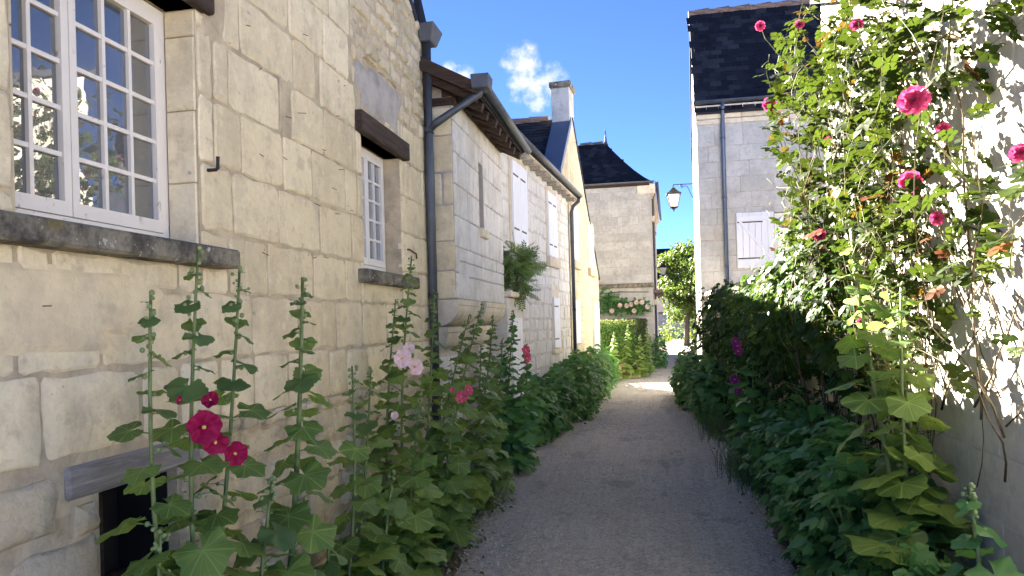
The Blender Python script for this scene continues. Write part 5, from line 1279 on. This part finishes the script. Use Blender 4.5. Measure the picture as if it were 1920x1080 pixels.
for k, (p, r) in enumerate([((1.2, 3.59, 2.60), .075), ((1.15, 7.1, 3.60), .07), ((1.35, 4.13, 2.33), .062), ((1.40, 3.82, 2.52), .035), ((1.40, 3.92, 2.11), .038), ((1.2, 5.46, 2.21), .05), ((1.40, 3.09, 2.24), .045), ((1.2, 5.96, 3.88), .04), ((1.1, 7.2, 4.36), .05), ((1.2, 4.45, 3.28), .04), ((1.3, 4.9, 1.6), .03), ((1.3, 5.6, 2.9), .03)]):
    o = bpy.data.objects.new('bloom', RB[k % 3]); link(o, RO)
    o.matrix_basis = Matrix.Translation(p) @ Vector((-.5 + .4 * math.sin(k), -.8, .35 * math.cos(k * 2))).to_track_quat('Z', 'Y').to_matrix().to_4x4() @ Matrix.Rotation(k, 4, 'Z') @ Matrix.Scale(r * .95, 4)
    MB().tube([Vector(p), Vector(p) + Vector((.05, .06, -.10)), Vector((min(1.56, p[0] + .22), p[1] + .08, p[2] - .32))], [.004, .004, .005], 5).build('cane', 'cane_green', RO)

# ------------------------------------------------------------------ pale rose on the tall house, hedge, tree
PR = thing('climbing_rose', 'dark-leaved climbing rose with pale flowers above the hedge', 'rose', (-.8, 25.8, 0))
m = MB()
for z in (1.95, 2.25, 2.6): m.tube([(-1.75, 25.80, z), (-.9, 25.78, z + .05), (.05, 25.80, z + .02)], .018, 5)
m.build('canes', 'cane', PR, kind='stuff')
P, D = shell([((-1.35, 25.72, 2.3), (.42, .10, .42)), ((-.75, 25.72, 2.15), (.5, .10, .26)), ((-.25, 25.72, 2.12), (.35, .10, .24))], 700, .1); n = len(P)
leaves(PR, RT, RM, P, D + rs.randn(n, 3) * .6, rs.randn(n, 3) * .4 + [0, -1, .6], .13 * (.6 + .7 * rs.rand(n)), 'leaf_dark', 0)
RC = tmesh('bloom', t_rosebloom(9), 'petal_cream')
for x, z in [(-.92, 2.18), (-.70, 2.16), (-.55, 2.20), (-.36, 2.26), (-.18, 2.26), (.0, 2.10), (-1.2, 2.0), (-.45, 1.98)]:
    o = bpy.data.objects.new('bloom', RC); link(o, PR); o.matrix_basis = Matrix.Translation((x, 25.58, z)) @ Vector((.1, -1, .2)).to_track_quat('Z', 'Y').to_matrix().to_4x4() @ Matrix.Scale(.085, 4)

HG = thing('hedge', 'square clipped hedge with browning sides in front of the tall house', 'hedge', (-1, 23, 0))
hq = [Vector((-2.8, 21.15, 0)), Vector((-.32, 21.75, 0)), Vector((-.05, 25.3, 0)), Vector((-2.8, 25.3, 0))]; HZ = 1.66
c4 = sum(hq, Vector()) / 4; ins = [c4 + (p - c4) * .94 for p in hq]
MB().hexa([Vector((p.x, p.y, .02)) for p in ins] + [Vector((p.x, p.y, HZ - .06)) for p in ins]).build('core', 'leaf_dark', HG)
PP, DD = [], []
for k, cnt in ((0, 5200), (1, 4200)):
    a, b = hq[k], hq[k + 1]; e = (b - a); nn = np.array((e.y, -e.x, 0)) / e.length; u = rs.rand(cnt); z = .05 + (HZ - .05) * rs.rand(cnt)
    PP.append(np.array(a) + u[:, None] * np.array(e) + np.array([0, 0, 1]) * z[:, None] + nn * (rs.rand(cnt)[:, None] * .09 - .05)); DD.append(np.tile(nn, (cnt, 1)))
u = rs.rand(4000, 2); PP.append(np.array([(-2.8 + 2.55 * a + .2 * b, 21.2 + .55 * a * (1 - b) + 4.0 * b, HZ + random.uniform(-.05, .03)) for a, b in u])); DD.append(np.tile([0, 0, 1.], (4000, 1)))
P, D = np.concatenate(PP), np.concatenate(DD); n = len(P)
joined('foliage', TT, P, D * .3 + rs.randn(n, 3) * .6, D + rs.randn(n, 3) * .55, .055 * (.7 + .6 * rs.rand(n)), 'leaf_hedge', HG)

TR = thing('tree', 'broad green tree glowing in the sun at the end of the lane', 'tree', (2.3, 46, 0))
MB().tube([(2.3, 46, -.05), (2.32, 46, .9), (2.4, 46.05, 2.0), (2.6, 46.1, 3.2)], [.22, .17, .15, .09], 9).build('trunk', 'bark', TR, True)
for k in range(9):
    a = k * 2.4; e = Vector((2.6 + 1.7 * math.cos(a), 46 + 1.7 * math.sin(a), 3.4 + 1.6 * random.random()))
    MB().tube([(2.45, 46.05, 2.0 + .12 * k), Vector((2.45, 46.05, 2.6 + .1 * k)).lerp(e, .5), e], [.08, .05, .02], 6).build('limb', 'bark', TR, True)
cl, n = [], 0
while len(cl) < 95:
    d = Vector((random.gauss(0, 1), random.gauss(0, 1), random.gauss(0, 1))).normalized() * random.uniform(.55, 1.0); cl.append((2.9 + 2.5 * d.x, 46.2 + 2.3 * d.y, 3.75 + 2.65 * d.z))
P, D = shell([(c, (.52, .52, .36)) for c in cl], 14500, .2); n = len(P)
crown = joined('crown', OT, P, D + [0, 0, -.5] + rs.randn(n, 3) * .5, D + [0, 0, .8] + rs.randn(n, 3) * .4, .17 * (.6 + .7 * rs.rand(n)), 'leaf_tree', TR)
T2 = thing('tree', 'dark tree partly hidden behind the slate roofed house', 'tree', (6.5, 58, 0))
MB().tube([(6.5, 58, -.05), (6.5, 58, 2), (6.6, 58, 4)], [.3, .24, .12], 9).build('trunk', 'bark', T2, True)
P, D = shell([((6.5 + random.uniform(-2.5, 2.5), 58 + random.uniform(-2, 2), 5 + random.uniform(-2, 2.2)), (.9, .9, .6)) for _ in range(40)], 6000, .2); n = len(P)
joined('crown', OT, P, D + rs.randn(n, 3) * .5, D + [0, 0, .8] + rs.randn(n, 3) * .4, .24 * (.6 + .7 * rs.rand(n)), 'leaf_tree', T2)

# ------------------------------------------------------------------ grass, weeds, gravel, litter
def blade(): return T([(-.012, 0, 0), (.012, 0, 0), (-.009, .5, .05), (.009, .5, .05), (0, 1, -.12)], [(0, 1, 3), (0, 3, 2), (2, 3, 4)])
def grass(name, label, pts, hgt, mat, parentless=True):
    P = np.array(pts); n = len(P); lean = rs.randn(n, 3) * [.22, .22, 0] + [0, 0, 1]
    o = joined(name, [blade()], P, lean, rs.randn(n, 3) * [1, 1, .1], hgt * (.5 + .8 * rs.rand(n)), mat, None); o['label'] = label; o['category'] = 'grass'; return o
pts = [(1.02 + .14 * rs.randn(), 7.9 + .45 * rs.randn(), 0) for _ in range(900)] + [(.92 + .1 * rs.randn(), 10.9 + .5 * rs.randn(), 0) for _ in range(500)]
grass('ornamental_grass', 'wispy dark grass tuft beneath the purple hollyhock', pts, .30, 'leaf_sage')
pts = []
for k in range(4200):
    y = 2.5 + 17 * rs.rand() ** 1.3; s = rs.rand() < .55
    x = interp(EL, y) - abs(rs.randn()) * .16 + .02 if s else interp(ER, y) + abs(rs.randn()) * .14 - .02; pts.append((x, y, 0))
grass('verge_grass', 'sparse short weeds and grass along both path edges', pts, .09, 'leaf_sage')
n = 12000; yy = 2.8 + 15 * rs.rand(n) ** 1.5; ll = np.array([interp(EL, y) for y in yy]); rr_ = np.array([interp(ER, y) for y in yy]); tt = rs.rand(n); edge = rs.rand(n) < .5
tt = np.where(edge, np.where(rs.rand(n) < .55, -.08 + .16 * np.abs(rs.randn(n)), 1.06 - .12 * np.abs(rs.randn(n))), tt)
P = np.stack([ll + (rr_ - ll) * tt, yy, np.where((tt > 0) & (tt < 1), .014 + .018 * np.sin(np.pi * np.clip(tt, 0, 1)), .003)], 1)
oct_ = T([(.5, 0, 0), (-.5, .1, .05), (0, .45, 0), (.05, -.5, 0), (0, 0, .35), (0, 0, -.3)], [(0, 2, 4), (2, 1, 4), (1, 3, 4), (3, 0, 4), (2, 0, 5), (1, 2, 5), (3, 1, 5), (0, 3, 5)])
gr = joined('gravel', [oct_], P, rs.randn(n, 3) * [1, 1, .2], rs.randn(n, 3) * .4 + [0, 0, 1], .007 + .024 * rs.rand(n) ** 3, 'pebble', None, smooth=False); gr['label'] = 'loose pale gravel scattered over the path and its edges'; gr['category'] = 'gravel'
n = 520; yy = 3 + 14 * rs.rand(n) ** 1.4; sd = rs.rand(n) < .7
P = np.array([(interp(EL, y) - .22 + .42 * rs.rand() if q else interp(ER, y) - .25 + .3 * rs.rand(), y, .03) for y, q in zip(yy, sd)])
lt_ = joined('leaf_litter', OT, P, rs.randn(n, 3) * [1, 1, .15], rs.randn(n, 3) * .35 + [0, 0, 1], .02 + .055 * rs.rand(n) ** 2, 'leaf_dry', None); lt_['label'] = 'dry brown leaves lying along the path edges'; lt_['category'] = 'leaves'
